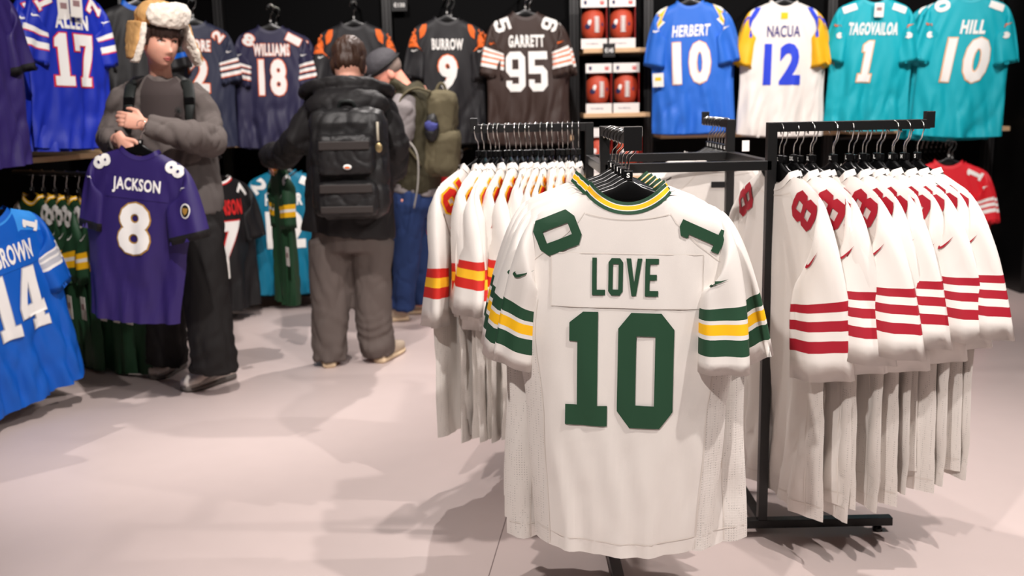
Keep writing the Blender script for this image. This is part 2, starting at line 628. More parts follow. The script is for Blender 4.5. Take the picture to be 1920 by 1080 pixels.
class Shape:
    """cloth of one jersey: body layers and sleeves as functions, so print can be laid on them"""

    def __init__(s, seed=0, width=1.0, thick=1.0, fold=1.0, alpha=(12, 12), openk=(1, 1), swing=(0, 0), length=1.0, taper=0.0, sl=1.0, twist=(0, 0), cuffw=(1, 1), cufft=(.8, .8)):
        rd = random.Random(seed * 7 + 3)
        s.seed = seed
        s.w, s.th, s.fold, s.alpha, s.openk, s.swing = width, thick, fold, alpha, openk, swing
        s.L = LEN * length
        s.taper = taper
        s.sl = sl
        s.twist, s.cuffw, s.cufft = twist, cuffw, cufft
        s.ph = [rd.uniform(0, 6.28) for _ in range(8)]
        s.n = 0.43

    def hw(s, t):
        return s.w * lerp_tab(t, [(0, .222), (.07, .236), (.3, .258), (.6, .252 - .022 * s.taper), (1, .26 - .05 * s.taper)])

    def top(s, u, far):
        a = abs(u)
        d = .052 if far else .043
        if a < s.n:
            return -d * (1 - (a / s.n) ** 2.2)
        return -(a - s.n) * .222 * .42 - .03 * max(0, (a - .85) / .15) ** 2

    def wave(s, u, t):
        p = s.ph
        k = max(0.0, t - .08)
        A = .0135 * s.fold * k ** 0.9
        f = sin(7.3 * u + 2.0 * t + p[0]) * .55 + sin(12.1 * u - 3.2 * t + p[1]) * .32 + sin(3.1 * u + 1.1 * t + p[2]) * .5
        f += .35 * sin(21 * u + 4 * sin(5 * t + p[3]) + p[4]) * k
        # drag lines from the shoulders
        f2 = .0022 * s.fold * sin(26 * (abs(u) * .9 - t * .8) + p[5]) * exp(-((t - .22) / .16) ** 2) * min(1, abs(u) * 1.6)
        q = Vector((u * 1.7 + p[6], t * 2.1 + u * .8, p[7]))
        c1 = max(0.0, .34 - abs(noise.noise(q * 1.3))) / .34
        c2 = max(0.0, .34 - abs(noise.noise(q * 2.6 + Vector((3, 1, 5))))) / .34
        # the heat-pressed print keeps the cloth behind it flatter
        st = 1 - .93 * exp(-(u / .66) ** 6 - ((t - .36) / .30) ** 6)
        f3 = .0085 * s.fold * (c1 * c1 + .5 * c2 * c2) * min(1, k * 2.2) * (.35 + .65 * t) * st
        return A * f + f2 + f3

    def body(s, u, t, far=False):
        hw = s.hw(t)
        x = u * hw
        z = s.top(u, far) * (1 - t) ** 2 - s.L * t - (.012 * (1 - u * u) * t ** 6) * (0 if far else 1)
        a = min(1.0, abs(u))
        prof = (1 - a ** 2.6) ** .55
        g = min(1.0, t / .05) ** .45
        if a < s.n + .08:
            k = min(1.0, (s.n + .08 - a) / .16)
            k = k * k * (3 - 2 * k)
            g = g + (1 - g) * k
        B = (.03 + .012 * t) * s.th
        y = (B if far else -B) * prof * g
        y += s.wave(u, t) * (1 - a ** 6 * .6) - .05 * s.th * s.taper * (0 if far else -1) * 0
        # lower corners swing back a little
        y += .035 * s.taper * a ** 3 * t
        return Vector((x, y, z))

    def body_uv(s, u, v, far=False):
        """u metres across, v metres below the neck corner"""
        t = v / s.L
        q = 0
        for _ in range(6):
            q = u / s.hw(min(1, max(0, t)))
            q = max(-.99, min(.99, q))
            t = (v + s.top(q, far) * (1 - t) ** 2) / s.L
            t = max(0.0, min(1.0, t))
        return q, t

    def on_body(s, u, v, off, far=False):
        q, t = s.body_uv(u, v, far)
        e = .012
        p = s.body(q, t, far)
        a = s.body(min(.995, q + e), t, far) - s.body(max(-.995, q - e), t, far)
        b = s.body(q, min(1, t + e), far) - s.body(q, max(0, t - e), far)
        n = a.cross(b)
        if n.length < 1e-9:
            n = Vector((0, -1, 0))
        n.normalize()
        if (n.y > 0) != far:
            n = -n
        return p + n * off

    def edge(s, side, q):
        k = 1 if side > 0 else 0
        al = radians(s.alpha[k])
        L = .335 * s.sl
        S = Vector((.218 * s.w, -.052))
        o3 = S + Vector((sin(al), -cos(al))) * L
        dirw = Vector((-cos(al * s.cufft[k]), -sin(al * s.cufft[k])))
        cuff = .165 * (0.8 + .2 * s.openk[k]) * s.cuffw[k]
        i3 = o3 + dirw * cuff
        O = [S + Vector((-.016, .004)), S + Vector((.026, -.022)), S + Vector((sin(al), -cos(al))) * L * .45 + Vector((.022, 0)), o3]
        I = [Vector((.200 * s.w, -.17)), Vector((.222 * s.w, -.235)), i3 + Vector((sin(al) * -.06, cos(al) * .10)), i3]

        def bz(P):
            return P[0] * (1 - q) ** 3 + P[1] * 3 * q * (1 - q) ** 2 + P[2] * 3 * q * q * (1 - q) + P[3] * q ** 3
        o, i = bz(O), bz(I)
        # towards the cuff the section turns parallel to the cuff edge
        m = max(0.0, min(1.0, (q - .08) / .8))
        m = m * m * (3 - 2 * m)
        return o, i.lerp(o + dirw * (cuff * (.70 + .30 * q)), m)

    def sleeve(s, side, q, ph):
        o, i = s.edge(side, q)
        k = 1 if side > 0 else 0
        c = (o + i) / 2
        d = (o - i) / 2
        th = (.022 + .018 * q * s.openk[k] + .012 * sin(pi * min(1, q * 1.4))) * (.4 + .6 * s.th) * (.25 + .75 * min(1, q / .3) ** .8)
        cb, sb = cos(ph), sin(ph)
        wob = .006 * s.fold * q * (sin(3 * ph + s.ph[6 - k] + 2.5 * q) + .7 * sin(5 * ph - s.ph[4 - k] - 4 * q))
        tw = s.twist[k] * min(1, q * 1.3)
        x = c.x + d.x * cb * cos(tw)
        z = c.y + d.y * cb
        e = .75
        y = th * (abs(sb) ** e) * (1 if sb >= 0 else -1) + wob * (1 if abs(sb) > .3 else .4) + s.swing[k] * q * q
        y, x = y * cos(tw) + d.x * cb * sin(tw), x - y * sin(tw) * .9
        return Vector((x * (1 if side > 0 else -1), y, z))

    def on_sleeve(s, side, a, b, q0, ph0, off, far=False):
        """a metres towards +x on the sleeve, b metres up it"""
        sg = 1 if side > 0 else -1
        tw = s.twist[1 if side > 0 else 0]

        def hz(q, ph):
            p = s.sleeve(side, q, ph)
            return p.x * sg * cos(tw) + p.y * sin(tw), p.z
        h0, z0 = hz(q0, ph0)
        h1, z1 = h0 + sg * a, z0 + b
        q, ph = q0 - b / .34, ph0
        if abs(tw) > .15:
            o, i = s.edge(side, q0)
            ph = ph0 + sg * a / max(.03, (o - i).length / 2)
        for _ in range(14 if abs(tw) <= .15 else 0):
            q = max(.02, min(.97, q))
            ph = max(ph0 - 1.0, min(ph0 + 1.0, ph))
            h, z = hz(q, ph)
            hq, zq = hz(q + .01, ph)
            hp, zp = hz(q, ph + .03)
            a11, a12, a21, a22 = (hq - h) / .01, (hp - h) / .03, (zq - z) / .01, (zp - z) / .03
            D = a11 * a22 - a12 * a21
            if abs(D) < 1e-7:
                break
            e1, e2 = h1 - h, z1 - z
            q += max(-.06, min(.06, .7 * (e1 * a22 - e2 * a12) / D))
            ph += max(-.3, min(.3, .7 * (a11 * e2 - a21 * e1) / D))
        q = max(.02, min(.97, q))
        ph = max(ph0 - 1.2, min(ph0 + 1.2, ph))
        if abs(tw) <= .15:
            h, z = hz(q, ph)
            if abs(h - h1) + abs(z - z1) > .006:
                o, i = s.edge(side, q0)
                q, ph = max(.02, min(.97, q0 - b / .34)), ph0 + sg * a / max(.03, (o - i).length / 2)
        p = s.sleeve(side, q, ph)
        e = .03
        da = s.sleeve(side, q, ph + e) - s.sleeve(side, q, ph - e)
        db = s.sleeve(side, min(1, q + e), ph) - s.sleeve(side, max(0, q - e), ph)
        n = da.cross(db).normalized()
        o, i = s.edge(side, q)
        c = (o + i) / 2
        if n.dot(p - Vector((sg * c.x, s.swing[1 if side > 0 else 0] * q * q, c.y))) < 0:
            n = -n
        return p + n * off


def drape(name, flat, fn, m, parent, label=None):
    V, F = flat
    return mesh(name, [fn(x, y) for x, y in V], F, m, parent, smooth=True, label=label)


def ribbon(pts, fn, w):
    """narrow strip following 2-D pts on a surface: flat verts and faces"""
    V, F = [], []
    for i, p in enumerate(pts):
        a = Vector(pts[max(0, i - 1)])
        b = Vector(pts[min(len(pts) - 1, i + 1)])
        t = (b - a).normalized()
        nn = Vector((-t.y, t.x)) * w / 2
        for sgn in (1, -1):
            q = Vector(p) + nn * sgn
            V.append(fn(q.x, q.y))
    for i in range(len(pts) - 1):
        F.append((2 * i, 2 * i + 1, 2 * i + 3, 2 * i + 2))
    return V, F


def make_jersey(st, sh, res=1.0, name='jersey', detail=True):
    """st: style dictionary, sh: Shape. The root sits at the neck corner height."""
    root = empty(name)
    base = st['base']
    nu, nt = int(30 * res), int(30 * res)
    # ---- body: near and far layer as one tube
    V, F, FM = [], [], []
    mats = [base, st.get('panel', base), st.get('yoke', base)]
    us = [sin((-1 + 2 * i / nu) * pi / 2) * .35 + (-1 + 2 * i / nu) * .65 for i in range(nu + 1)]
    ts = [(j / nt) ** 1.15 for j in range(nt + 1)]
    for far in (False, True):
        b0 = len(V)
        for j in range(nt + 1):
            for i in range(nu + 1):
                V.append(sh.body(us[i], ts[j], far))
        for j in range(nt):
            for i in range(nu):
                a = b0 + j * (nu + 1) + i
                q = (a, a + 1, a + nu + 2, a + nu + 1)
                F.append(q if far else q[::-1])
                uc = abs(us[i] + us[i + 1]) / 2
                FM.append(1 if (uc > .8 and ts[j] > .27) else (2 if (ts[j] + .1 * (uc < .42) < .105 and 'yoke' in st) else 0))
    mesh('body', V, F, mats, root, FM)
    # hem line: a turned band along the bottom
    fn = lambda u, v: sh.on_body(u, v, .0016)
    if st.get('seams'):
        sm = st['seams']
        hw1 = sh.hw(1)
        Lb = sh.L
        RV, RF = [], []

        def addr(pts, w, fr=False):
            v, f = ribbon(pts, lambda u, vv: sh.on_body(u, vv, .0012), w)
            b = len(RV)
            RV.extend(v)
            RF.extend([tuple(k + b for k in q) for q in f])
        addr([(-hw1 * .97 + 2 * hw1 * .97 * k / 24, Lb - .036 + .006 * (1 - (k / 12 - 1) ** 2)) for k in range(25)], .0022)
        for sg in (1, -1):
            # yoke seam from collar to armhole, then the side panel seam
            addr([(sg * (.091 + .132 * k / 10), .04 + .122 * (k / 10) ** .8) for k in range(11)], .0022)
            addr([(sg * (sh.hw(.2 + .8 * k / 24) * .8), .235 + (Lb - .24) * k / 24) for k in range(25)], .0022)
        addr([(-.088 + .176 * k / 14, .055 - .013 + .012 * (1 - (k / 7 - 1) ** 2)) for k in range(15)], .002)
        mesh('seam', RV, RF, sm, root)
    # ---- collar
    bands = st['collar']
    path = []
    m_ = 18
    for far in (False, True):
        for k in range(m_):
            u = -sh.n + 2 * sh.n * k / m_
            if far:
                u = -u
            path.append((sh.body(u, 0, far), far))
    cen = Vector((0, 0, -.03))
    V, F, FM, mats = [], [], [], []
    hts = [0]
    for h, m in bands:
        hts.append(hts[-1] + h)
        mats.append(m)
    n = len(path)
    for h in hts:
        for p, far in path:
            d = Vector((-p.x, -p.y * 1.2, 0))
            if d.length > 0:
                d.normalize()
            steep = .45 + .55 * min(1, abs(p.x) / .09)
            V.append(p + Vector((0, 0, 1)) * h * (1.0 if not far else .8) + d * h * .55 * steep + Vector((0, -.0012 if not far else .0012, 0)))
    for j in range(len(bands)):
        for k in range(n):
            k2 = (k + 1) % n
            F.append((j * n + k, j * n + k2, (j + 1) * n + k2, (j + 1) * n + k))
            FM.append(j)
    mesh('collar', V, F, mats, root, FM)
    # ---- sleeves
    sbase = st.get('sleeve', base)
    smats = [sbase]
    for q0, q1, m in st.get('bands', []):
        if m not in smats:
            smats.append(m)
    nq = int(16 * res)
    qs = set(round(j / nq, 4) for j in range(nq + 1))
    for q0, q1, m in st.get('bands', []):
        qs = set(q for q in qs if min(abs(q - q0), abs(q - q1)) > .018 or q in (0, 1)) | {q0, q1}
    qs = sorted(qs)
    nph = int(22 * res)
    for side in (-1, 1):
        V, F, FM = [], [], []
        for q in qs:
            for k in range(nph):
                V.append(sh.sleeve(side, q, 2 * pi * k / nph))
        # inner return of the cuff
        for k in range(nph):
            p = sh.sleeve(side, .93, 2 * pi * k / nph)
            o, i = sh.edge(side, .93)
            c = Vector((side * (o.x + i.x) / 2, sh.swing[1 if side > 0 else 0] * .86, (o.y + i.y) / 2))
            V.append(c + (p - c) * .93)
        for j in range(len(qs)):
            mid = (qs[j] + qs[j + 1]) / 2 if j < len(qs) - 1 else 2
            mi = 0
            for q0, q1, m in st.get('bands', []):
                if q0 <= mid <= q1:
                    mi = smats.index(m)
            for k in range(nph):
                k2 = (k + 1) % nph
                q = (j * nph + k, j * nph + k2, (j + 1) * nph + k2, (j + 1) * nph + k)
                F.append(q if side > 0 else q[::-1])
                FM.append(mi)
        s_o = mesh('sleeve', V, F, smats, root, FM)
        if st.get('swoosh') and detail:
            q0, ph0, Ls = st.get('swoosh_at', (.47, -pi / 2, .05))
            ph0 = (-1.85 if side > 0 and 'seams' in st and 'number' in st else -1.4)
            if side < 0:
                fnS = lambda x, y: sh.on_sleeve(-1, x, y, q0, ph0, .004)
            else:
                fnS = lambda x, y: sh.on_sleeve(1, x, y, q0, ph0, .004)
            flip = st.get('swoosh_flip', 1)
            V2, F2 = swoosh_flat(Ls)
            mesh('swoosh_mark', [fnS(x * flip, y) for x, y in V2], F2 if flip > 0 else [f[::-1] for f in F2], st['swoosh'], s_o)
        for (sides, polys, m) in st.get('sleeve_shapes', []):
            for q0, pts in polys:
                fl = poly_flat([pts], .02)
                drape('sleeve_stripe', fl, lambda x, y: sh.on_sleeve(side, x * side, y, q0, -pi / 2, .004), m, s_o)
    # ---- name panel and name
    if 'plate' in st:
        w, h, v0, m = st['plate']
        pl = poly_flat([[(-w / 2, -h / 2), (w / 2, -h / 2), (w / 2, h / 2), (-w / 2, h / 2)]], .02)
        po = drape('name_panel', pl, lambda x, y: sh.on_body(x, v0 - y, .0019), m, root)
        if st.get('seams'):
            c = [(-w / 2, v0 - h / 2), (w / 2, v0 - h / 2), (w / 2, v0 + h / 2), (-w / 2, v0 + h / 2), (-w / 2, v0 - h / 2)]
            pts = []
            for a, b in zip(c, c[1:]):
                pts += [(a[0] + (b[0] - a[0]) * k / 10, a[1] + (b[1] - a[1]) * k / 10) for k in range(10)]
            pts.append(c[-1])
            v, f = ribbon(pts, lambda u, vv: sh.on_body(u, vv, .0024), .002)
            mesh('stitching', v, f, st['seams'], po)
    for key, pname in (('name', 'name_lettering'), ('number', 'back_number')):
        if key not in st:
            continue
        d = st[key]
        z = .0044 if key == 'name' else .0034
        parent = root
        sl = d.get('slant', 0)
        if d.get('outline'):
            fl = text_flat(d['text'], d['h'], d.get('w'), d.get('style', 'block'), d.get('ow', .006), slant=sl)
            parent = drape(pname + '_outline', fl, lambda x, y: sh.on_body(x + d.get('u', 0), d['v'] - y, z), d['outline'], root)
            z += .003
        fl = text_flat(d['text'], d['h'], d.get('w'), d.get('style', 'block'), slant=sl)
        drape(pname, fl, lambda x, y: sh.on_body(x + d.get('u', 0), d['v'] - y, z), d['col'], parent)
    # ---- shoulder numbers
    for d in st.get('shoulder', []):
        for far in d.get('layers', (False,)):
            z = .0032
            ca, sa = cos(d['rot']), sin(d['rot'])
            par = root

            def fs(x, y, z=z, far=far, d=d, ca=ca, sa=sa):
                return sh.on_body(d['u'] + x * ca - y * sa, d['v'] - (x * sa + y * ca), z, far)
            if d.get('outline'):
                fl = text_flat(d['text'], d['h'], d.get('w'), d.get('style', 'block'), d.get('ow', .005))
                par = drape('shoulder_number_outline', fl, fs, d['outline'], root)
                z2 = z + .003
                fs2 = lambda x, y: fs(x, y, z2)
            else:
                fs2 = fs
            fl = text_flat(d['text'], d['h'], d.get('w'), d.get('style', 'block'))
            drape('shoulder_number', fl, fs2, d['col'], par)
    for k_, (pts, m, far) in enumerate(st.get('shapes', [])):
        fl = poly_flat([pts], .02)
        drape('shoulder_stripe', fl, lambda x, y: sh.on_body(x, -y, .0032 + .0016 * k_, far), m, root)
    if st.get('tag'):
        x, y, z, w, h = st['tag']
        t = MB().box((x - w / 2, y - .001, z - h), (x + w / 2, y + .001, z)).build('price_tag', mat('tag_card', (232, 228, 222), .6), root)
        MB().box((x - w * .28, y - .0022, z - h * .55), (x + w * .28, y - .001, z - h * .3)).build('tag_mark', st.get('tagmark', mat('tag_print', (150, 120, 120), .6)), t)
    return root
# ------------------------------------------------------------------ the shop
def slab(name, pts, z0, z1, m):
    """vertical-sided slab over a plan outline"""
    n = len(pts)
    v = [(x, y, z0) for x, y in pts] + [(x, y, z1) for x, y in pts]
    f = [tuple(reversed(range(n))), tuple(range(n, 2 * n))] + [(i, (i + 1) % n, n + (i + 1) % n, n + i) for i in range(n)]
    o = mesh(name, v, f, m, smooth=False)
    o['kind'] = 'structure'
    return o


FLOOR = mat('pale_vinyl_floor', (197, 181, 177), 0.42, bump=0.02, scale=25, spec=0.35, var=0.03)
JOINT = mat('floor_joint', (120, 104, 102), 0.8)
WALLG = mat('grey_wall_paint', (120, 116, 116), 0.8, bump=0.05, scale=90)
DARKG = mat('charcoal_panel', (52, 52, 58), 0.7, bump=0.05, scale=90)
WOOD = mat('pale_oak_board', (214, 178, 138), 0.55, bump=0.08, scale=40, var=0.12)

XL, XR, YF, YB = -4.6, 5.6, -3.0, 6.98
fl_o = slab('floor', [(XL, YF), (XR, YF), (XR, YB + .5), (XL, YB + .5)], -0.12, 0.0, FLOOR)
jA, jB = FL(954, 955), FL(915, 1085)
jd = (jB - jA).normalized()
jl = MB().tube([jA - jd * 1.2, jB + jd * 1.5], [(.0016, .0004)] * 2, 4, side=(1, 0, 0))
jl.build('floor_joint', JOINT, fl_o)
slab('ceiling', [(XL, YF), (XR, YF), (XR, YB + .5), (XL, YB + .5)], CZ, CZ + .1, mat('dark_ceiling', (40, 39, 40), .9))
# left wall runs at an angle into the back wall
LA, LB = Vector((-2.62, 6.98, 0)), Vector((-3.95, 2.85, 0))
ldir = (LB - LA).normalized()
lnor = Vector((-ldir.y, ldir.x, 0))
if lnor.x < 0:
    lnor = -lnor
wl = slab('wall_left', [(LA.x, LA.y), (LB.x, LB.y), (LB.x - .3, LB.y), (LA.x - .3, LA.y + .2)], 0, CZ, PANEL)
slab('wall_left_front', [(LB.x, LB.y), (LB.x - .3, LB.y), (XL, YF), (XL + .2, YF)], 0, CZ, WALLG)
wb = slab('wall_back', [(-2.6, YB), (3.42, YB), (3.42, YB + .2), (-2.6, YB + .2)], 0, CZ, PANEL)
slab('wall_right', [(XR - .1, YF), (XR, YF), (XR, YB + .5), (XR - .1, YB + .5)], 0, CZ, WALLG)
slab('wall_front', [(XL, YF - .1), (XR, YF - .1), (XR, YF), (XL, YF)], 0, CZ, WALLG)
slab('wall_back_right', [(3.42, YB + .4), (XR, YB + .4), (XR, YB + .5), (3.42, YB + .5)], 0, CZ, WALLG)
# the end panel of the wall unit at the right edge of the shop display
slab('trim_1', [(3.34, 6.42), (3.42, 6.42), (3.42, YB + .5), (3.34, YB + .5)], 0, 2.9, BLACK_METAL)
slab('trim_2', [(3.43, 6.46), (4.3, 6.46), (4.3, 6.56), (3.43, 6.56)], 0.13, 2.9, DARKG)
slab('trim_3', [(3.43, 6.44), (4.3, 6.44), (4.3, 6.56), (3.43, 6.56)], 0.0, 0.12, mat('skirting', (86, 80, 80), .6))
# perforated panels between the uprights and the uprights themselves
UPX = [-1.93, -0.80, 0.455, 0.955, 2.19, 3.30]
for i, x in enumerate(UPX):
    p = slab('trim_%d' % (i + 4), [(x - .03, YB - .09), (x + .03, YB - .09), (x + .03, YB - .001), (x - .03, YB - .001)], 0, 2.75, mat('upright_black', (38, 37, 38), .45, spec=.5))
    sl = MB()
    for s in (-1, 1):
        sl.box((x + s * .014 - .003, YB - .092, .05), (x + s * .014 + .003, YB - .0895, 2.7))
    sl.build('slot_line', PLASTIC, p)
for a, b in zip(UPX, UPX[1:]):
    MB().box((a + .04, YB - .03, .1), (b - .04, YB - .004, 2.7)).build('mesh_panel', MESHW, wb)
MB().box((-2.45, YB - .10, 0), (3.3, YB - .01, .09)).build('plinth', PANEL, wb)
MB().box((-2.45, YB - .45, 2.22), (3.34, YB - .01, 2.26)).build('canopy_board', PANEL, wb)


def Lw(along, out, z):
    """point of the left wall: metres along it from the corner, out from its face, height"""
    return LA + ldir * along + lnor * out + Vector((0, 0, z))


ML = Matrix((ldir, lnor, Vector((0, 0, 1)))).transposed().to_4x4()
ML.translation = LA
for a, b in ((.35, 1.45), (1.5, 2.6), (2.65, 4.2)):
    MB().obox((a, .004, .1), (b, .03, 2.7), ML).build('mesh_panel', MESHW, wl)
MB().obox((.3, .01, 0), (4.2, .35, .08), ML).build('plinth', PANEL, wl)

# wooden shelf boards
SZ = 1.085


def board(lo, hi, label, group, M=None):
    mb = MB().obox(lo, hi, M or Matrix.Identity(4), .003)
    return tag(mb.build('shelf_board', WOOD), label, 'shelf', group)


g = 'oak boards of the wall displays'
board((UPX[0] + .035, 6.55, SZ - .03), (UPX[1] - .035, YB - .1, SZ), 'pale oak shelf board under the navy jerseys with orange edged numbers', g)
board((UPX[1] + .035, 6.55, SZ - .03), (UPX[2] - .035, YB - .1, SZ), 'pale oak shelf board under the brown and black jerseys', g)
board((UPX[3] + .035, 6.55, SZ - .03), (UPX[4] - .035, YB - .1, SZ), 'pale oak shelf board under the powder blue and white jerseys', g)
board((UPX[4] + .035, 6.55, SZ - .03), (UPX[5] - .035, YB - .1, SZ), 'pale oak shelf board under the teal jerseys', g)
board((.5, .2, SZ - .03), (3.9, .80, SZ), 'long oak shelf board under the royal blue and purple jerseys', g, ML)
fb_z = [1.635, 1.225, .815]
for z, n_ in zip(fb_z, ('upper', 'middle', 'lower')):
    board((UPX[2] + .035, 6.55, z - .028), (UPX[3] - .035, YB - .1, z), 'narrow oak board carrying the %s pair of boxed footballs' % n_, 'oak boards of the football column')

# ------------------------------------------------------------------ boxed footballs
CARD_W = mat('white_card', (240, 234, 230), .55)
CARD_B = mat('black_card', (26, 22, 22), .5)
CARD_R = mat('red_card', (170, 40, 34), .5)
BALL = mat('football_leather', (196, 74, 48), .5, bump=.6, scale=260, spec=.4, var=.12)
MARKR = mat('red_mark', (205, 50, 45), .55)
MARKB = mat('navy_mark', (50, 50, 90), .55)
SHIELD = [(-.5, .55), (-.18, .5), (0, .62), (.18, .5), (.5, .55), (.46, -.2), (0, -.62), (-.46, -.2)]
WMARK = [(-.5, .5), (-.24, .5), (-.24, -.1), (-.12, -.1), (-.12, .5), (.12, .5), (.12, -.1), (.24, -.1), (.24, .5), (.5, .5), (.5, -.3), (.3, -.5), (-.3, -.5), (-.5, -.3)]


def football_box():
    r = empty('football_box')
    w, d, h = .084, .082, .315
    c = MB()
    c.box((-w, d - .003, 0), (w, d, h))
    c.box((-w, -d, 0), (-w + .003, d, h))
    c.box((-w, -d, h - .003), (w, d, h))
    c.box((-w, -d, 0), (w, d, .003))
    c.build('carton', CARD_B, r)
    MB().box((w - .003, -d, .0), (w, d, h)).build('side_panel', CARD_R, r)
    t = MB().box((-w, -d - .002, h - .058), (w, -d + .001, h + .001)).build('header_card', CARD_W, r)
    b = MB().box((-w, -d - .002, 0), (w, -d + .001, .062)).build('base_card', CARD_W, r)
    k = Matrix.Rotation(pi / 2, 4, 'X')
    f = poly_flat([[(x * .019, y * .024) for x, y in SHIELD]], .5)
    flat_obj('shield_mark', f, Matrix.Translation((-.055, -d - .0026, h - .03)) @ k, MARKB, t)
    f = poly_flat([[(x * .026, y * .024) for x, y in WMARK]], .5)
    flat_obj('letter_mark', f, Matrix.Translation((.052, -d - .0026, h - .03)) @ k, MARKR, t)
    f = text_flat('THE GAME BALL', .009, .085, 'plain', cell=.5)
    flat_obj('small_print', f, Matrix.Translation((-.012, -d - .0026, .03)) @ k, MARKB, b)
    return r


def football():
    r = empty('football')
    v, f = [], []
    n, m = 20, 16
    for i in range(1, n):
        t = -1 + 2 * i / n
        rr = .083 * (1 - abs(t) ** 2.2) ** .66
        for k in range(m):
            a = 2 * pi * k / m
            v.append((rr * cos(a), rr * sin(a), .135 * t))
    b = len(v)
    v += [(0, 0, -.137), (0, 0, .137)]
    for i in range(n - 2):
        for k in range(m):
            k2 = (k + 1) % m
            f.append((i * m + k, i * m + k2, (i + 1) * m + k2, (i + 1) * m + k))
    for k in range(m):
        k2 = (k + 1) % m
        f.append((b, k2, k))
        f.append((b + 1, (n - 2) * m + k, (n - 2) * m + k2))
    mesh('leather_shell', v, f, BALL, r)
    l = MB()

    def sy(z):
        t = z / .135
        return -.083 * (1 - abs(t) ** 2.2) ** .66
    l.tube([(.012, sy(z) - .001, z) for z in [-.05 + .1 * k / 10 for k in range(11)]], .0045, 6)
    for k in range(9):
        z = -.046 + .092 * k / 8
        l.tube([(-.004, sy(z) - .002, z), (.012, sy(z) - .004, z), (.028, sy(z) + .003, z)], .0034, 6)
    l.build('lacing', WHITE_PRINT, r)
    # round emblem patch and small stamps
    q = MB()
    q.ell((-.030, -.0745, .012), (.017, .004, .019), n=12, m=6)
    q.build('white_emblem', CARD_W, r)
    q = MB()
    q.ell((-.045, -.067, -.012), (.02, .005, .018), Matrix.Rotation(-.5, 3, 'Z'), n=12, m=6)
    q.build('stamp', MARKB, r)
    q = MB()
    q.ell((.05, -.064, .0), (.009, .003, .012), Matrix.Rotation(.6, 3, 'Z'), n=10, m=6)
    q.build('stamp', MARKB, r)
    return r


fbx, fbl = football_box(), football()
first = True
for (px, z, rz, row, sd) in ((1112, fb_z[0], .02, 'upper', 'left'), (1165, fb_z[0], -.03, 'upper', 'right'), (1120, fb_z[1], .03, 'middle', 'left'),
                             (1172, fb_z[1], -.02, 'middle', 'right'), (1121, fb_z[2], 0, 'lower', 'left'), (1176, fb_z[2], .02, 'lower', 'right')):
    b = fbx if first else copy_tree(fbx)
    p = fbl if first else copy_tree(fbl)
    first = False
    x = W(px, 150, 6.66).x
    b.location = (x, 6.66, z)
    b.rotation_euler = (0, 0, rz)
    p.location = (x, 6.662, z + .152)
    p.rotation_euler = (0, 0, rz * 2 + (.06 if sd == 'left' else -.05))
    tag(b, 'black and white football box on the %s oak board, %s of the pair' % (row, sd), 'box', 'boxes of the football column')
    tag(p, 'orange brown leather football inside the %s box on the %s oak board' % (sd, row), 'football', 'footballs in their boxes')

SIGN = mat('sign_black', (24, 23, 23), .5)


def price_sign(loc, txt, w, h, label):
    r = empty('price_sign', loc)
    p = MB().box((-w / 2, -.004, -h / 2), (w / 2, .004, h / 2), .001).build('sign_plate', SIGN, r)
    f = text_flat(txt, h * .36, w * .72, 'bold', cell=.5)
    flat_obj('price_lettering', f, Matrix.Translation((0, -.0046, 0)) @ Matrix.Rotation(pi / 2, 4, 'X'), WHITE_PRINT, p)
    tag(r, label, 'sign', 'black price signs')


price_sign((W(1142, 99, 6.53).x, 6.535, fb_z[0] - .014), '€145', .078, .085, 'small black price sign hung on the upper oak board of the footballs')
price_sign((W(748, 9, 6.86).x, YB - .105, W(748, 9, 6.86).z), '€130', .105, .08, 'small black price sign on the upright beside the black and orange jerseys')

# ------------------------------------------------------------------ the four-armed floor rack
RX0, RX1, RY0, RY1 = .270, .742, 2.84, 3.37
ATOP = 1.232


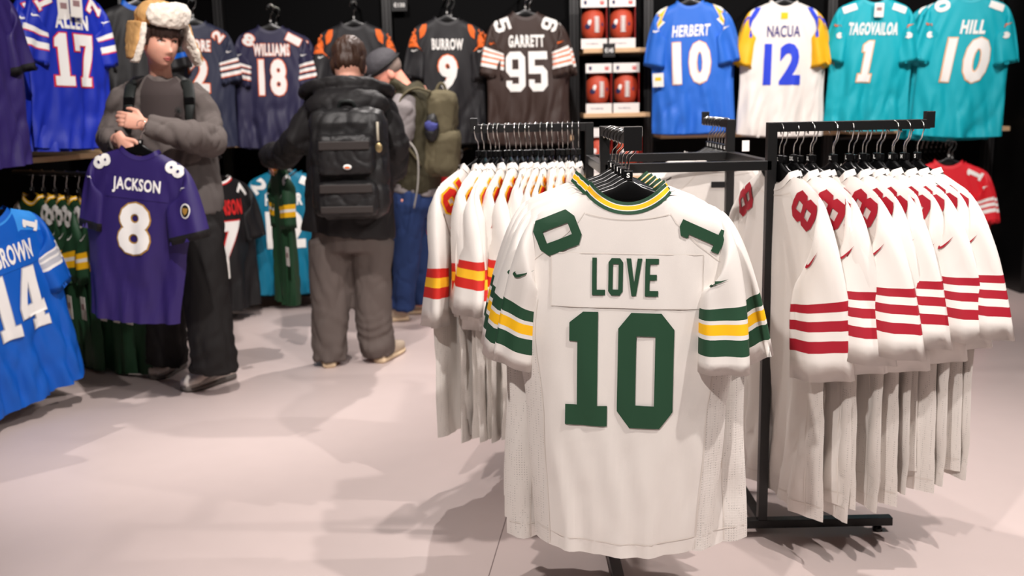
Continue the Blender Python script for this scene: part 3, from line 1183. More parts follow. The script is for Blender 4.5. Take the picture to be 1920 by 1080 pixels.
def rack():
    r = empty('garment_rack', ((RX0 + RX1) / 2, (RY0 + RY1) / 2, 0))
    ox, oy = r.location.x, r.location.y
    T = .0135

    def bar(name, a, b, hx=T, hz=None, par=None):
        hz = hz or hx
        lo = [min(p, q) for p, q in zip(a, b)]
        hi = [max(p, q) for p, q in zip(a, b)]
        e = [hx, hx, hz]
        for i in range(3):
            if hi[i] - lo[i] < 1e-6:
                lo[i] -= e[i]
                hi[i] += e[i]
        lo = (lo[0] - ox, lo[1] - oy, lo[2])
        hi = (hi[0] - ox, hi[1] - oy, hi[2])
        return MB().box(lo, hi, .0012).build(name, BLACK_METAL, par or r, smooth=False)
    zt = ATOP
    for x in (RX0, RX1):
        for y in (RY0, RY1):
            bar('upright', (x, y, .03), (x, y, zt))
    za = zt - T * 1.0
    tip = []
    A = [('front', (RX0, RY0), (RX0, 2.19)), ('right', (RX1, RY0), (1.185, RY0)), ('left', (RX0, RY1), (-.115, RY1)), ('rear', (RX1, RY1), (RX1, 3.80))]
    for nme, a, b in A:
        o = bar('rack_arm', (a[0], a[1], za), (b[0], b[1], za), T * .9, T)
        bar('end_stop', (b[0], b[1], za - .011), (b[0], b[1], zt + .022), .0125, None, o) if nme != 'front' else \
            MB().box((b[0] - ox - .02, b[1] - oy - .004, za - .026), (b[0] - ox + .02, b[1] - oy, za + .026), .001).build('end_plate', BLACK_METAL, o)
    zf = 1.112
    for y in (RY0, RY1):
        bar('cross_bar', (RX0, y, zf), (RX1, y, zf), T, T)
    for x in (RX0, RX1):
        bar('cross_bar', (x, RY0, zf), (x, RY1, zf), T, T)
    zb = .033
    F = [((RX0, RY1), (RX0, 2.30)), ((RX0, RY0), (1.135, RY0)), ((RX1, RY0), (RX1, 3.86)), ((RX1, RY1), (.02, RY1))]
    for a, b in F:
        o = bar('base_bar', (a[0], a[1], zb), (b[0], b[1], zb), .0155, .0125)
        dx, dy = b[0] - a[0], b[1] - a[1]
        l = sqrt(dx * dx + dy * dy)
        c = Vector((b[0] - dx / l * .04 - ox, b[1] - dy / l * .04 - oy, 0))
        MB().tube([c + Vector((0, 0, 0)), c + Vector((0, 0, .008)), c + Vector((0, 0, .021))], [.014, .016, .008], 12).build('levelling_foot', PLASTIC, o, smooth=True)
    return tag(r, 'black metal four-armed floor rack hung with white jerseys', 'clothes rack')


rack()
# ------------------------------------------------------------------ jersey styles
CW = fab('white_cloth', (229, 223, 217))
CWM = mat('white_mesh_cloth', (222, 216, 210), .8, bump=.25, scale=170, kind='mesh', spec=.2)
SEAM = fab('white_thread', (222, 214, 206))
GRN = prt('forest_green', (36, 72, 50))
GRND = fab('green_cloth', (34, 72, 46))
YEL = prt('gold_yellow', (250, 190, 22))
YELC = fab('yellow_cloth', (236, 178, 20))
RED9 = prt('deep_red', (160, 22, 40))
REDC = fab('red_cloth', (214, 26, 40))
REDP = prt('bright_red', (210, 40, 40))
CHR = prt('chief_red', (205, 42, 34))
CHY = prt('chief_yellow', (250, 190, 40))
ROY = fab('royal_blue_cloth', (18, 44, 172))
NAV = fab('navy_cloth', (43, 41, 70))
NAV2 = fab('slate_navy_cloth', (42, 46, 68))
ORG = prt('orange_print', (236, 108, 40))
BLK = fab('black_cloth', (32, 31, 34))
BLK2 = fab('jet_cloth', (20, 19, 21))
BRN = fab('brown_cloth', (58, 43, 38))
PBL = fab('powder_blue_cloth', (38, 104, 204))
TEAL = fab('aqua_cloth', (6, 168, 184))
TEAL2 = fab('deep_teal_cloth', (0, 112, 144))
PUR = fab('purple_cloth', (42, 27, 94))
LIO = fab('bright_blue_cloth', (0, 88, 188))
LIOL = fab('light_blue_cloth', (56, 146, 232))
SIL = prt('silver_print', (186, 188, 196))
GOLD = prt('dark_gold_print', (176, 134, 60))
BLUP = prt('blue_print', (40, 66, 206))
WP = WHITE_PRINT
ORGL = prt('pale_orange_print', (248, 176, 110))


def plain_collar(m, m2=None, h=.02):
    return [(h * .5, m), (h * .5, m2 or m)]


def sn(txt, u, v, rot, h, w, col, **k):
    d = dict(text=txt, u=u, v=v, rot=rot, h=h, w=w, col=col)
    d.update(k)
    return d


ST = {}
ST['green_white'] = dict(
    base=CW, panel=CWM, seams=SEAM, collar=[(.0068, GRN), (.0018, CW), (.0085, YEL), (.0018, CW), (.0068, GRN)],
    bands=[(.70, .765, GRN), (.785, .835, YEL), (.855, .925, GRN)], swoosh=GRN, swoosh_at=(.47, -pi / 2, .042),
    plate=(.325, .118, .187, CW), name=dict(text='LOVE', h=.082, w=.142, v=.178, col=GRN, u=-.002),
    number=dict(text='10', h=.258, w=.235, v=.385, col=GRN, u=-.012),
    shoulder=[sn('0', -.150, .086, -1.18, .098, .080, GRN), sn('1', .158, .084, 1.15, .1, .05, GRN)])
ST['red_white'] = dict(
    base=CW, panel=CWM, seams=SEAM, collar=plain_collar(CW, CW, .017),
    bands=[(.70, .742, RED9), (.778, .82, RED9), (.856, .90, RED9)], swoosh=RED9, swoosh_at=(.44, -pi / 2, .05),
    shoulder=[sn('8', -.158, .080, -1.1, .098, .072, RED9, layers=(False, True)), sn('8', .158, .080, 1.1, .098, .072, RED9, layers=(False, True))])
ST['red_white_five'] = dict(ST['red_white'], shoulder=[sn('5', -.158, .080, -1.1, .098, .072, RED9, layers=(False, True)), sn('3', .158, .080, 1.1, .098, .072, RED9, layers=(False, True))])
ST['red_white_bare'] = dict({k: v for k, v in ST['red_white'].items() if k != 'shoulder'}, shapes=[([(-.045, -.075), (.02, -.075), (.02, -.095), (-.045, -.095)], BLK2, False)])
ST['chief_white'] = dict(
    base=CW, panel=CWM, seams=SEAM, collar=plain_collar(CW, CW, .019),
    bands=[(.715, .765, CHR), (.765, .815, CHY), (.815, .868, CHR)], swoosh=CHR, swoosh_at=(.45, -pi / 2, .045),
    shoulder=[sn('5', -.15, .088, -1.05, .1, .07, CHR, outline=CHY, layers=(False, True)), sn('5', .15, .088, 1.05, .1, .07, CHR, outline=CHY, layers=(False, True))])
ST['royal'] = dict(
    base=ROY, collar=plain_collar(ROY), bands=[(.60, .615, REDP), (.615, .685, WP), (.685, .70, REDP), (.76, .775, REDP), (.775, .845, WP), (.845, .86, REDP)],
    swoosh=WP, swoosh_at=(.36, -pi / 2, .05), name=dict(text='ALLEN', h=.075, w=.2, v=.17, col=WP, style='heavy'),
    number=dict(text='17', h=.265, w=.235, v=.365, col=WP, outline=REDP, ow=.007),
    shoulder=[sn('1', -.155, .09, -1.1, .09, .05, WP, outline=REDP), sn('7', .155, .09, 1.1, .09, .07, WP, outline=REDP)],
    tag=(0, -.075, -.03, .075, .12))
BEARS_B = []
for q in (.66, .75, .84):
    BEARS_B += [(q, q + .012, ORG), (q + .012, q + .058, WP), (q + .058, q + .07, ORG)]
ST['navy'] = dict(
    base=NAV, collar=plain_collar(NAV), bands=BEARS_B, swoosh=WP, swoosh_at=(.50, -pi / 2, .04),
    name=dict(text='WILLIAMS', h=.082, w=.245, v=.15, col=WP, style='heavy', outline=ORG, ow=.004),
    number=dict(text='18', h=.245, w=.185, v=.335, col=WP, style='heavy', outline=ORG, ow=.007),
    shoulder=[sn('8', -.15, .085, -.4, .08, .075, WP, style='heavy', outline=ORG), sn('1', .15, .08, 1.1, .1, .05, WP, style='heavy', outline=ORG)])
ST['slate'] = dict(ST['navy'], base=NAV2, collar=plain_collar(NAV2), name=dict(text='MOORE', h=.075, w=.2, v=.15, col=WP, style='heavy', outline=ORG, ow=.004),
                   number=dict(text='2', h=.235, w=.13, v=.335, u=.02, col=WP, style='heavy', outline=ORG, ow=.007),
                   shoulder=[sn('2', -.15, .085, -.9, .07, .06, WP, style='heavy', outline=ORG), sn('2', .15, .085, .9, .07, .06, WP, style='heavy', outline=ORG)])
TIG = []
for q, pts in ((.10, [(-.07, .012), (-.02, .03), (.05, .02), (.08, -.005), (.03, -.012), (-.03, -.006)]),
               (.27, [(-.07, -.006), (-.01, .022), (.06, .03), (.08, .008), (.02, -.002), (-.03, -.022)]),
               (.42, [(-.07, .0), (-.02, .022), (.04, .018), (.075, -.01), (.0, -.008), (-.04, -.018)])):
    TIG.append((q, pts))
ST['tiger'] = dict(
    base=BLK, collar=plain_collar(BLK), swoosh=WP, swoosh_at=(.58, -pi / 2, .045), sleeve_shapes=[((-1, 1), TIG, ORG)],
    shapes=[([(.135, -.035), (.165, -.04), (.185, -.075), (.18, -.13), (.155, -.11), (.14, -.075)], ORG, False), ([(-.135, -.035), (-.165, -.04), (-.185, -.075), (-.18, -.13), (-.155, -.11), (-.14, -.075)], ORG, False)],
    name=dict(text='BURROW', h=.074, w=.21, v=.165, col=WP, style='heavy'),
    number=dict(text='9', h=.24, w=.125, v=.355, col=WP, style='heavy', outline=ORG, ow=.008))
ST['tiger_plain'] = {k: v for k, v in ST['tiger'].items() if k not in ('name', 'number')}
ST['brown'] = dict(
    base=BRN, collar=plain_collar(BRN), swoosh=ORG, swoosh_at=(.48, -pi / 2, .05),
    bands=[(.62, .67, WP), (.67, .695, ORG), (.695, .745, WP), (.745, .77, ORG), (.77, .82, WP), (.82, .845, ORG), (.845, .89, WP)],
    name=dict(text='GARRETT', h=.078, w=.23, v=.17, col=WP, style='heavy'),
    number=dict(text='95', h=.25, w=.265, v=.36, col=WP),
    shoulder=[sn('5', -.15, .07, -1.25, .1, .075, WP), sn('9', .15, .07, 1.25, .1, .075, WP)])
BOLT = [(-.09, -.02), (-.02, .028), (-.025, .008), (.085, .03), (.005, -.016), (.0, .0)]


def boltp(u, v, rot, k, sx=1):
    return [(u + sx * (x * cos(rot) - y * sin(rot)) * k, v + (x * sin(rot) + y * cos(rot)) * k) for x, y in BOLT]


ST['powder'] = dict(
    base=PBL, collar=plain_collar(PBL), swoosh=WP, swoosh_at=(.42, -pi / 2, .05),
    name=dict(text='HERBERT', h=.072, w=.235, v=.175, col=WP, style='bold', slant=.12),
    number=dict(text='10', h=.265, w=.235, v=.375, col=WP, style='heavy', outline=ORGL, ow=.006),
    shapes=[(boltp(.182, -.1, -1.3, 1.5), WP, False), (boltp(.185, -.1, -1.3, .95), CHY, False), (boltp(-.182, -.1, -1.3, 1.5, -1), WP, False), (boltp(-.185, -.1, -1.3, .95, -1), CHY, False)],
    tag=(-.215, -.05, -.43, .07, .085), tagmark=YEL)
HORN = [(.20, [(-.07, .03), (-.03, .045), (-.005, .0), (.0, -.07), (-.014, -.075), (-.03, -.02), (-.06, .01)]), (.22, [(.012, .05), (.04, .045), (.062, .01), (.065, -.04), (.052, -.03), (.045, .01), (.02, .028)])]
ST['ram'] = dict(
    base=CW, sleeve=YELC, collar=plain_collar(CW), sleeve_shapes=[((-1, 1), HORN, BLUP)],
    name=dict(text='NACUA', h=.07, w=.20, v=.175, col=prt('indigo_print', (58, 48, 124)), style='plain'),
    number=dict(text='12', h=.255, w=.225, v=.375, col=BLUP, style='heavy'),
    shapes=[([(-.02, -.062), (.022, -.062), (.022, -.10), (-.02, -.10)], YEL, False)] + [([(g_ * x_, y_) for x_, y_ in ((.14, -.032), (.172, -.036), (.214, -.10), (.236, -.20), (.214, -.205), (.19, -.11))], BLUP, False) for g_ in (1, -1)])
ST['aqua'] = dict(
    base=TEAL, collar=plain_collar(TEAL), swoosh=ORG, swoosh_at=(.40, -pi / 2, .05),
    name=dict(text='TAGOVAILOA', h=.078, w=.30, v=.185, col=WP, style='heavy', slant=.08),
    number=dict(text='1', h=.25, w=.085, v=.385, u=-.03, col=WP, style='block', outline=ORGL, ow=.006, slant=.12),
    shoulder=[sn('1', -.15, .06, -1.25, .085, .04, WP, style='heavy'), sn('1', .15, .06, 1.25, .085, .04, WP, style='heavy')],
    sleeve_shapes=[((1,), [(.62, [(-.016, -.014), (.0, -.022), (.016, -.016), (.02, .004), (.004, .018), (-.012, .012), (-.006, 0)])], WP)],
    tag=(.02, -.06, -.03, .055, .085))
ST['aqua_ten'] = dict({k: v for k, v in ST['aqua'].items() if k != 'tag'}, name=dict(text='HILL', h=.08, w=.135, v=.18, u=.03, col=WP, style='heavy', slant=.12),
                      number=dict(text='10', h=.26, w=.25, v=.37, u=.01, col=WP, style='heavy', outline=ORGL, ow=.006, slant=.12),
                      shoulder=[sn('0', -.15, .06, -1.25, .085, .07, WP, style='heavy'), sn('1', .15, .06, 1.25, .085, .04, WP, style='heavy')])
ST['purple'] = dict(
    base=PUR, collar=plain_collar(PUR), bands=[(.93, 1.0, BLK2)], swoosh=WP, swoosh_at=(.30, -pi / 2, .03),
    plate=(.30, .10, .175, fab('purple_panel', (44, 29, 97))),
    name=dict(text='JACKSON', h=.075, w=.225, v=.165, col=WP, style='bold'),
    number=dict(text='8', h=.245, w=.15, v=.365, u=.0, col=WP, style='bold', outline=GOLD, ow=.007),
    shoulder=[sn('8', -.172, .066, -1.1, .09, .06, WP, style='heavy'), sn('8', .172, .066, 1.1, .09, .06, WP, style='heavy')])
ST['purple_plain'] = dict(base=PUR, collar=plain_collar(PUR), bands=[(.93, 1.0, BLK2)])
ST['lion'] = dict(
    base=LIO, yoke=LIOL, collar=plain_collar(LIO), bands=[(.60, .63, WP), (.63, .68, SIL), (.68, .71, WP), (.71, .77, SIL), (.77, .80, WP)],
    plate=(.36, .12, .185, fab('bright_blue_panel', (2, 91, 191))),
    name=dict(text='ST. BROWN', h=.085, w=.27, v=.18, col=WP, style='bold', u=-.0),
    number=dict(text='14', h=.265, w=.235, v=.385, col=WP, outline=SIL, ow=.004, u=.01),
    shoulder=[sn('4', -.155, .085, -1.1, .08, .06, WP), sn('1', .155, .085, 1.1, .08, .045, WP)])
ST['jag'] = dict(
    base=TEAL2, collar=[(.01, BLK2), (.01, TEAL2)], bands=[(.87, 1.0, BLK2)], swoosh=WP, swoosh_at=(.35, -pi / 2, .05),
    name=dict(text='HUNTER', h=.08, w=.24, v=.18, col=WP, style='heavy'),
    number=dict(text='12', h=.25, w=.25, v=.38, col=WP, style='heavy'),
    shoulder=[sn('2', -.155, .09, -1.0, .1, .08, WP, style='heavy'), sn('1', .155, .07, 1.1, .09, .05, WP, style='heavy')], tag=(-.235, -.05, -.42, .055, .11))
ST['falcon'] = dict(
    base=BLK2, collar=[(.008, REDP), (.012, WP)], name=dict(text='ROBINSON', h=.095, w=.27, v=.18, col=REDP, style='heavy'),
    number=dict(text='7', h=.25, w=.16, v=.39, u=.03, col=WP, style='heavy', outline=REDP, ow=.008),
    shoulder=[sn('7', -.155, .08, -1.1, .08, .06, WP, style='heavy'), sn('7', .155, .08, 1.1, .08, .06, WP, style='heavy')], tag=(-.05, -.08, -.48, .06, .12))
ST['chief_red'] = dict(
    base=REDC, collar=plain_collar(REDC), name=dict(text='KELCE', h=.075, w=.20, v=.18, col=WP, style='heavy'),
    number=dict(text='87', h=.25, w=.25, v=.38, col=WP, style='heavy', outline=CHY, ow=.008), bands=[(.7, .76, WP), (.76, .82, CHY), (.82, .87, WP)])
ST['niner_red'] = dict(
    base=REDC, collar=plain_collar(REDC), bands=[(.66, .71, WP), (.74, .79, WP), (.82, .87, WP)], swoosh=WP, swoosh_at=(.36, -pi / 2, .04),
    number=dict(text='13', h=.25, w=.22, v=.42, col=WP), name=dict(text='PURDY', h=.075, w=.2, v=.22, col=WP, style='heavy'),
    shoulder=[sn('3', -.155, .08, -1.1, .09, .07, WP), sn('1', .155, .075, 1.1, .1, .05, WP)])
ST['packer_green'] = dict(
    tag=(.215, -.06, -.45, .05, .11), base=GRND, collar=[(.008, YEL), (.004, WP), (.008, YEL)], bands=[(.68, .75, YEL), (.75, .79, WP), (.79, .86, YEL)], swoosh=WP, swoosh_at=(.45, -pi / 2, .05),
    shoulder=[sn('0', -.155, .08, -1.1, .1, .08, WP, layers=(False, True)), sn('8', .155, .08, 1.1, .1, .08, WP, layers=(False, True))])

JC = {}


def jersey(style, loc, rotz, label, group=None, tilt=0.0, size=1.0, var=0, shape=None, pitch=0.0, res=1.0, detail=True):
    key = (style, var)
    if key not in JC:
        r = JC[key] = make_jersey(ST[style], shape or Shape(var), res, detail=detail)
    else:
        r = copy_tree(JC[key])
    r.rotation_mode = 'ZYX' if False else 'XYZ'
    r.location = loc
    r.rotation_euler = (pitch, tilt, rotz)
    r.scale = (size, size, size)
    tag(r, label, 'jersey', group)
    return r


DROP = .139          # neck corner below the bar that carries the hanger


def hung(style, neck, rotz, jl, hl, letter='M', jg=None, hg=None, **k):
    """a jersey on its own hanger, given where its neck corner is"""
    sz = k.get('size', 1.0)
    p = Vector(neck)
    tl = k.get('tilt', 0.0)
    h = hang(letter, p + Euler((0, tl, rotz)).to_matrix() @ Vector((0, 0, DROP)), rotz, hl, hg, tl)
    return jersey(style, p, rotz, jl, jg, **k)


# ---------------- front arm: white jerseys with green print, facing the camera
JG, HG = 'white jerseys with green and yellow trim on the front arm', 'hangers on the front arm of the rack'
ys = [2.252, 2.335, 2.40, 2.475, 2.555, 2.64]
lets = ['S', 'S', 'M', 'M', 'L', 'L']
shp = [Shape(11, .97, .9, .8, (15, 10), (.6, .85), (.01, -.03), taper=.95, cuffw=(.62, .70), cufft=(1.3, .0)),
       Shape(12, 1.03, .8, 1.8, (17, 15), (.9, .9), (0, 0), taper=-.2, cuffw=(.7, .6), cufft=(1.2, 1.4)), Shape(13, 1.04, .8, 1.8, (18, 18), (.9, .9), (0, 0), taper=-.2, cuffw=(.7, .6), cufft=(1, 1.2))]
yaw = [-.15, -.09, -.17, -.06, -.12, -.1]
dxs = [-.015, .003, .0, -.004, .004, 0]
for i, y in enumerate(ys):
    v = 0 if i == 0 else 1 + i % 2
    p = Vector((RX0 + dxs[i] * .2, y, ATOP + .002 - DROP))
    if i == 0:
        lb = 'white jersey with big green number ten facing out, foremost on the rack'
        hl = 'black plastic hanger with an S clip inside the foremost green numbered jersey'
    else:
        lb = '%s white and green jersey behind the foremost one on the front arm' % ORD[i - 1]
        hl = '%s black hanger behind the foremost one on the front arm' % ORD[i - 1]
    hung('green_white', p, yaw[i], lb, hl, lets[i], JG, HG, size=1.05 + .008 * i, var=11 + v, shape=shp[v], res=1.35 if i == 0 else 1.0, tilt=(.018 if i == 0 else 0), pitch=(.0 if i else 0))

# ---------------- right arm: white jerseys with red print, hung edge-on
JG, HG = 'white jerseys with red sleeve stripes on the right arm', 'hangers on the right arm of the rack'
hx = [.765, .787, .808, .832, .851, .872, .915, .934, .963, .985, 1.005, 1.022, 1.045, 1.064, 1.082, 1.099, 1.116, 1.136, 1.156]
hl_ = ['3XL', '2XL', '2XL', 'XL', 'XL', 'XL', 'XL', 'XL', 'L', 'L', 'L', 'L', 'L', 'M', 'M', 'M', 'M', 'S', 'S']
rd = random.Random(4)
shr = [Shape(21, 1.0, .52, 1.5, (14, 14), (1.0, 1.4), (0, .0), twist=(0, .75), sl=1.28, length=1.03, cuffw=(.8, .88), cufft=(.8, .3)), Shape(22, 1.0, .5, 1.7, (10, 8), (.8, 1.0), (0, .01), twist=(0, .35), sl=1.2, length=1.03, cuffw=(.8, .85), cufft=(.8, -.8)),
       Shape(23, 1.0, .5, 1.4, (8, 20), (.9, 1.6), (0, -.01), twist=(0, .95), sl=1.2, length=1.03, cuffw=(.8, .85), cufft=(.8, -.35)), Shape(24, 1.0, .45, 1.8, (10, 5), (.8, .9), (0, .0), twist=(0, .2), sl=1.16, length=1.03, cuffw=(.8, .8), cufft=(.8, 0))]
for i, x in enumerate(hx):
    k = i / (len(hx) - 1)
    sz = 1.13 - .15 * k + rd.uniform(-.022, .022)
    v = (0, 3, 2, 1)[i % 4] if i % 2 == 0 else (3, 1)[(i // 2) % 2]
    yw = radians(-73 + 6 * k + rd.uniform(-6, 6))
    p = Vector((x, RY0 + rd.uniform(-.012, .012), ATOP + .002 - DROP))
    if i % 2:
        sz *= .93
        p += Vector((0, .035, -.004))
    hung('red_white' if i % 5 != 3 else 'red_white_five', p + Vector((0, 0, -.006)), yw, '%s white jersey with red sleeve stripes counting from the rack post along the right arm' % ORD[i],
         '%s black hanger from the rack post on the right arm' % ORD[i], hl_[i], JG, HG, size=sz, var=21 + v, shape=shr[v], res=.85)

# ---------------- left arm: white jerseys with red and yellow print
JG, HG = 'white jerseys with red and yellow trim on the left arm', 'hangers on the left arm of the rack'
n = 20
for i in range(n):
    k = i / (n - 1)
    x = -.10 + .335 * k + rd.uniform(-.004, .004)
    v = (0, 3, 1, 2)[i % 4]
    yw = radians(-113 + 18 * k + rd.uniform(-4, 4)) if i else radians(-126)
    p = Vector((x, RY1 + rd.uniform(-.012, .012), ATOP + .002 - DROP))
    sz = 1.0 + .06 * (1 - k) + rd.uniform(-.02, .02)
    hung('chief_white', p, yw, '%s white jersey with red and yellow trim from the outer end of the left arm' % ORD[i],
         '%s black hanger from the outer end of the left arm' % ORD[i], ('L', 'XL', 'M')[i % 3], JG, HG, size=sz, var=21 + v, shape=shr[v], res=.75)

# ---------------- rear arm
JG, HG = 'white jerseys with red print on the rear arm', 'hangers on the rear arm of the rack'
for i, y in enumerate((3.45, 3.50, 3.545, 3.595, 3.64, 3.69, 3.74)):
    v = (0, 1)[i % 2]
    hung('red_white_bare', (RX1, y, ATOP + .002 - DROP), radians(-14 + rd.uniform(-5, 5)), '%s white jersey with red stripes on the rear arm counting from the rack frame' % ORD[i],
         '%s black hanger on the rear arm counting from the rack frame' % ORD[i], 'L', JG, HG, size=1.0, var=21 + v + 10, shape=shr[v], res=.8)

# ---------------- wall displays
HGW = 'hangers of the wall displays'
dup_note = []


def wall(style, px, py, Y, yaw_d, label, hlabel, size=1.0, tilt=0.0, pitch=0.0, var=31, behind=0, blabel=None, dpx=(.03, .05), shape=None):
    p = W(px, py, Y)
    hung(style, p, radians(yaw_d), label, hlabel, 'M', None, HGW, size=size, tilt=tilt, pitch=pitch, var=var, shape=shape or Shape(var, 1.0, .95, 2.4, (15, 16), (1.1, 1.2), cuffw=(.95, .9)), res=1.3)
    yr = radians(yaw_d)
    back = Vector((-sin(yr), cos(yr), 0))
    sid = Vector((cos(yr), sin(yr), 0))
    for b in range(behind):
        q = p + back * (dpx[1] * (b + 1)) + sid * (dpx[0] * (b + 1)) + Vector((0, 0, -.012 * (b + 1)))
        hung(style, q, yr + .06 * (-1) ** b, (blabel or label) + (', %s one behind' % ORD[b] if blabel is None else (' %s in line' % ORD[b] if behind > 1 else '')),
             hlabel + ', %s one behind' % ORD[b], 'L', None, HGW, size=size, tilt=tilt * .5, var=var, res=.9)
    # the arm on the wall that carries the hangers
    a = p + Vector((0, 0, DROP - .012)) - back * .05
    e = a + back * (.58 if style not in ('royal', 'purple_plain', 'lion') else .7)
    MB().tube([a, e], .0085, 8).build('display_arm', BLACK_METAL, wb if px > 330 else wl)


wall('brown', 985, 26, 6.42, 4, 'brown jersey with white number ninety-five hung beside the football column', 'black hanger of the brown jersey', .98, var=31, behind=1,
     blabel='second brown jersey peeking out behind the front brown one')
wall('tiger', 838, 36, 6.45, 6, 'black jersey with orange striped sleeves and white number nine', 'black hanger of the black number nine jersey', .94, tilt=.02, var=32, behind=1,
     blabel='second black and orange jersey behind the number nine one')
wall('tiger_plain', 664, 45, 6.5, 3, 'black jersey with orange striped sleeves behind the two standing shoppers', 'black hanger above the head of the shopper in black', .98, var=33)
wall('navy', 508, 52, 6.42, 7, 'navy jersey with orange edged number eighteen', 'black hanger of the navy number eighteen jersey', .91, tilt=.02, var=34, behind=1,
     blabel='second navy jersey behind the number eighteen one')
wall('slate', 362, 42, 6.25, 22, 'slate navy jersey with orange edged name behind the fur hat', 'black hanger of the slate navy jersey', .92, tilt=.03, var=35)
wall('powder', 1294, 5, 6.42, -6, 'powder blue jersey with lightning bolt shoulders and number ten', 'black hanger of the powder blue jersey', .98, tilt=-.03, var=36, behind=1,
     blabel='second powder blue jersey behind the front one')
wall('ram', 1470, 5, 6.42, -4, 'white jersey with yellow sleeves and blue number twelve', 'black hanger of the yellow sleeved jersey', 1.0, tilt=.02, var=37, behind=1,
     blabel='second yellow sleeved white jersey behind the front one')
wall('aqua', 1640, -2, 6.42, -8, 'aqua jersey with white number one and a swing tag', 'black hanger of the aqua number one jersey', .99, tilt=.03, var=38)
wall('aqua_ten', 1818, -8, 6.36, -10, 'aqua jersey with white number ten at the right end of the wall', 'black hanger of the aqua number ten jersey', 1.05, tilt=.04, var=39, behind=2,
     blabel='aqua jersey behind the number ten one at the right end,', dpx=(-.035, .05))
wall('royal', 121, -22, 5.2, 64, 'royal blue jersey with red edged number seventeen', 'black hanger of the royal blue jersey', .97, tilt=.03, var=40, behind=1,
     blabel='second royal blue jersey behind the number seventeen one', dpx=(-.05, .04))
wall('purple_plain', -62, -36, 4.55, 70, 'plain purple jersey nearest the camera on the left wall', 'black hanger of the plain purple jersey', 1.0, var=41)
wall('jag', 530, 322, 6.40, 4, 'deep teal jersey with black cuffs on the lower rail', 'black hanger of the deep teal jersey', .97, var=42, behind=1,
     blabel='second deep teal jersey behind the front one on the lower rail')
wall('falcon', 408, 334, 6.02, 52, 'black jersey with red name and white number on the lower rail', 'black hanger of the black and red jersey', 1.0, var=43, behind=1,
     blabel='second black and red jersey behind the front one on the lower rail')
wall('chief_red', 862, 322, 6.38, -6, 'bright red jersey with yellow edged number on the lower rail', 'black hanger of the bright red jersey', 1.0, var=44)
wall('niner_red', 1778, 304, 6.36, -14, 'red jersey with three white sleeve stripes on the lower rail', 'black hanger of the red white striped jersey', 1.0, var=45, behind=1,
     blabel='second red jersey behind the white striped one on the lower rail')
wall('lion', -22, 402, 4.02, 65, 'bright blue jersey with white number fourteen on the lower left rail', 'black hanger of the bright blue jersey', 1.0, tilt=-.17, var=46)
wall('jag', 262, -12, 6.05, 25, 'black jersey with bright blue collar behind the fur hat', 'black hanger of the blue collared black jersey', .95, var=47) if False else None
ST['dark_blue_collar'] = dict(base=BLK2, collar=[(.014, LIO), (.014, LIO)], bands=[(.8, .86, LIO)])
wall('dark_blue_collar', 256, 8, 6.0, 30, 'black jersey with bright blue collar above the fur hat', 'black hanger of the blue collared black jersey', .95, var=47)

# green jerseys on the low rail of the left wall, hung edge-on
JG = 'green jerseys on the low rail of the left wall'
rail0, rail1 = W(64, 385, 5.2), W(196, 385, 4.9)
rail0.z = rail1.z = .875
for i in range(7):
    k = i / 6
    p = rail0.lerp(rail1, k)
    hung('packer_green', p, radians(-42 + rd.uniform(-6, 6)), '%s green jersey counting from the left end of the low wall rail' % ORD[i],
         '%s black hanger counting from the left end of the green jersey rail' % ORD[i], 'L', JG, 'hangers of the green jersey rail', size=1.05, var=48 + i % 2,
         shape=Shape(48 + i % 2, 1.0, .6, 1.8, (8, 10), (1, 1.3), (0, .01), twist=(0, .5)), res=.75)
d = (rail1 - rail0).normalized()
MB().tube([rail0 + Vector((0, 0, DROP - .013)) - d * .15, rail1 + Vector((0, 0, DROP - .013)) + d * .3], .012, 8).build('low_rail', BLACK_METAL, wl)
# spare hangers pushed together above the low rails
for i in range(7):
    p = W(1720 + 9 * i, 262 - i * .2, 6.62)
    hang('L', (p.x, p.y, p.z + .02), radians(-86 + rd.uniform(-5, 5)), '%s empty black hanger on the dark rail behind the red jersey' % ORD[i], 'empty hangers behind the red jersey')
p = W(1716, 257, 6.62)
q = W(1782, 256, 6.62)
MB().tube([(p.x - .5, p.y, p.z + .005), (q.x + .1, q.y, p.z + .005)], .0105, 8).build('low_rail', BLACK_METAL, wb)
# the white ticket on the corner of the rack
tk = W(1397, 284, 3.36)
tag(MB().box((tk.x - .012, 3.352, 1.126), (tk.x + .012, 3.354, 1.162)).build('rack_ticket', CARD_W), 'small white card ticket standing on the rear corner of the rack', 'ticket')
# ------------------------------------------------------------------ people
def skin_mat(name, rgb):
    m = mat(name, rgb, .5, bump=.05, scale=180, spec=.35, var=.05)
    b = m.node_tree.nodes['Principled BSDF']
    b.inputs['Subsurface Weight'].default_value = .12
    b.inputs['Subsurface Radius'].default_value = (.012, .005, .003)
    return m


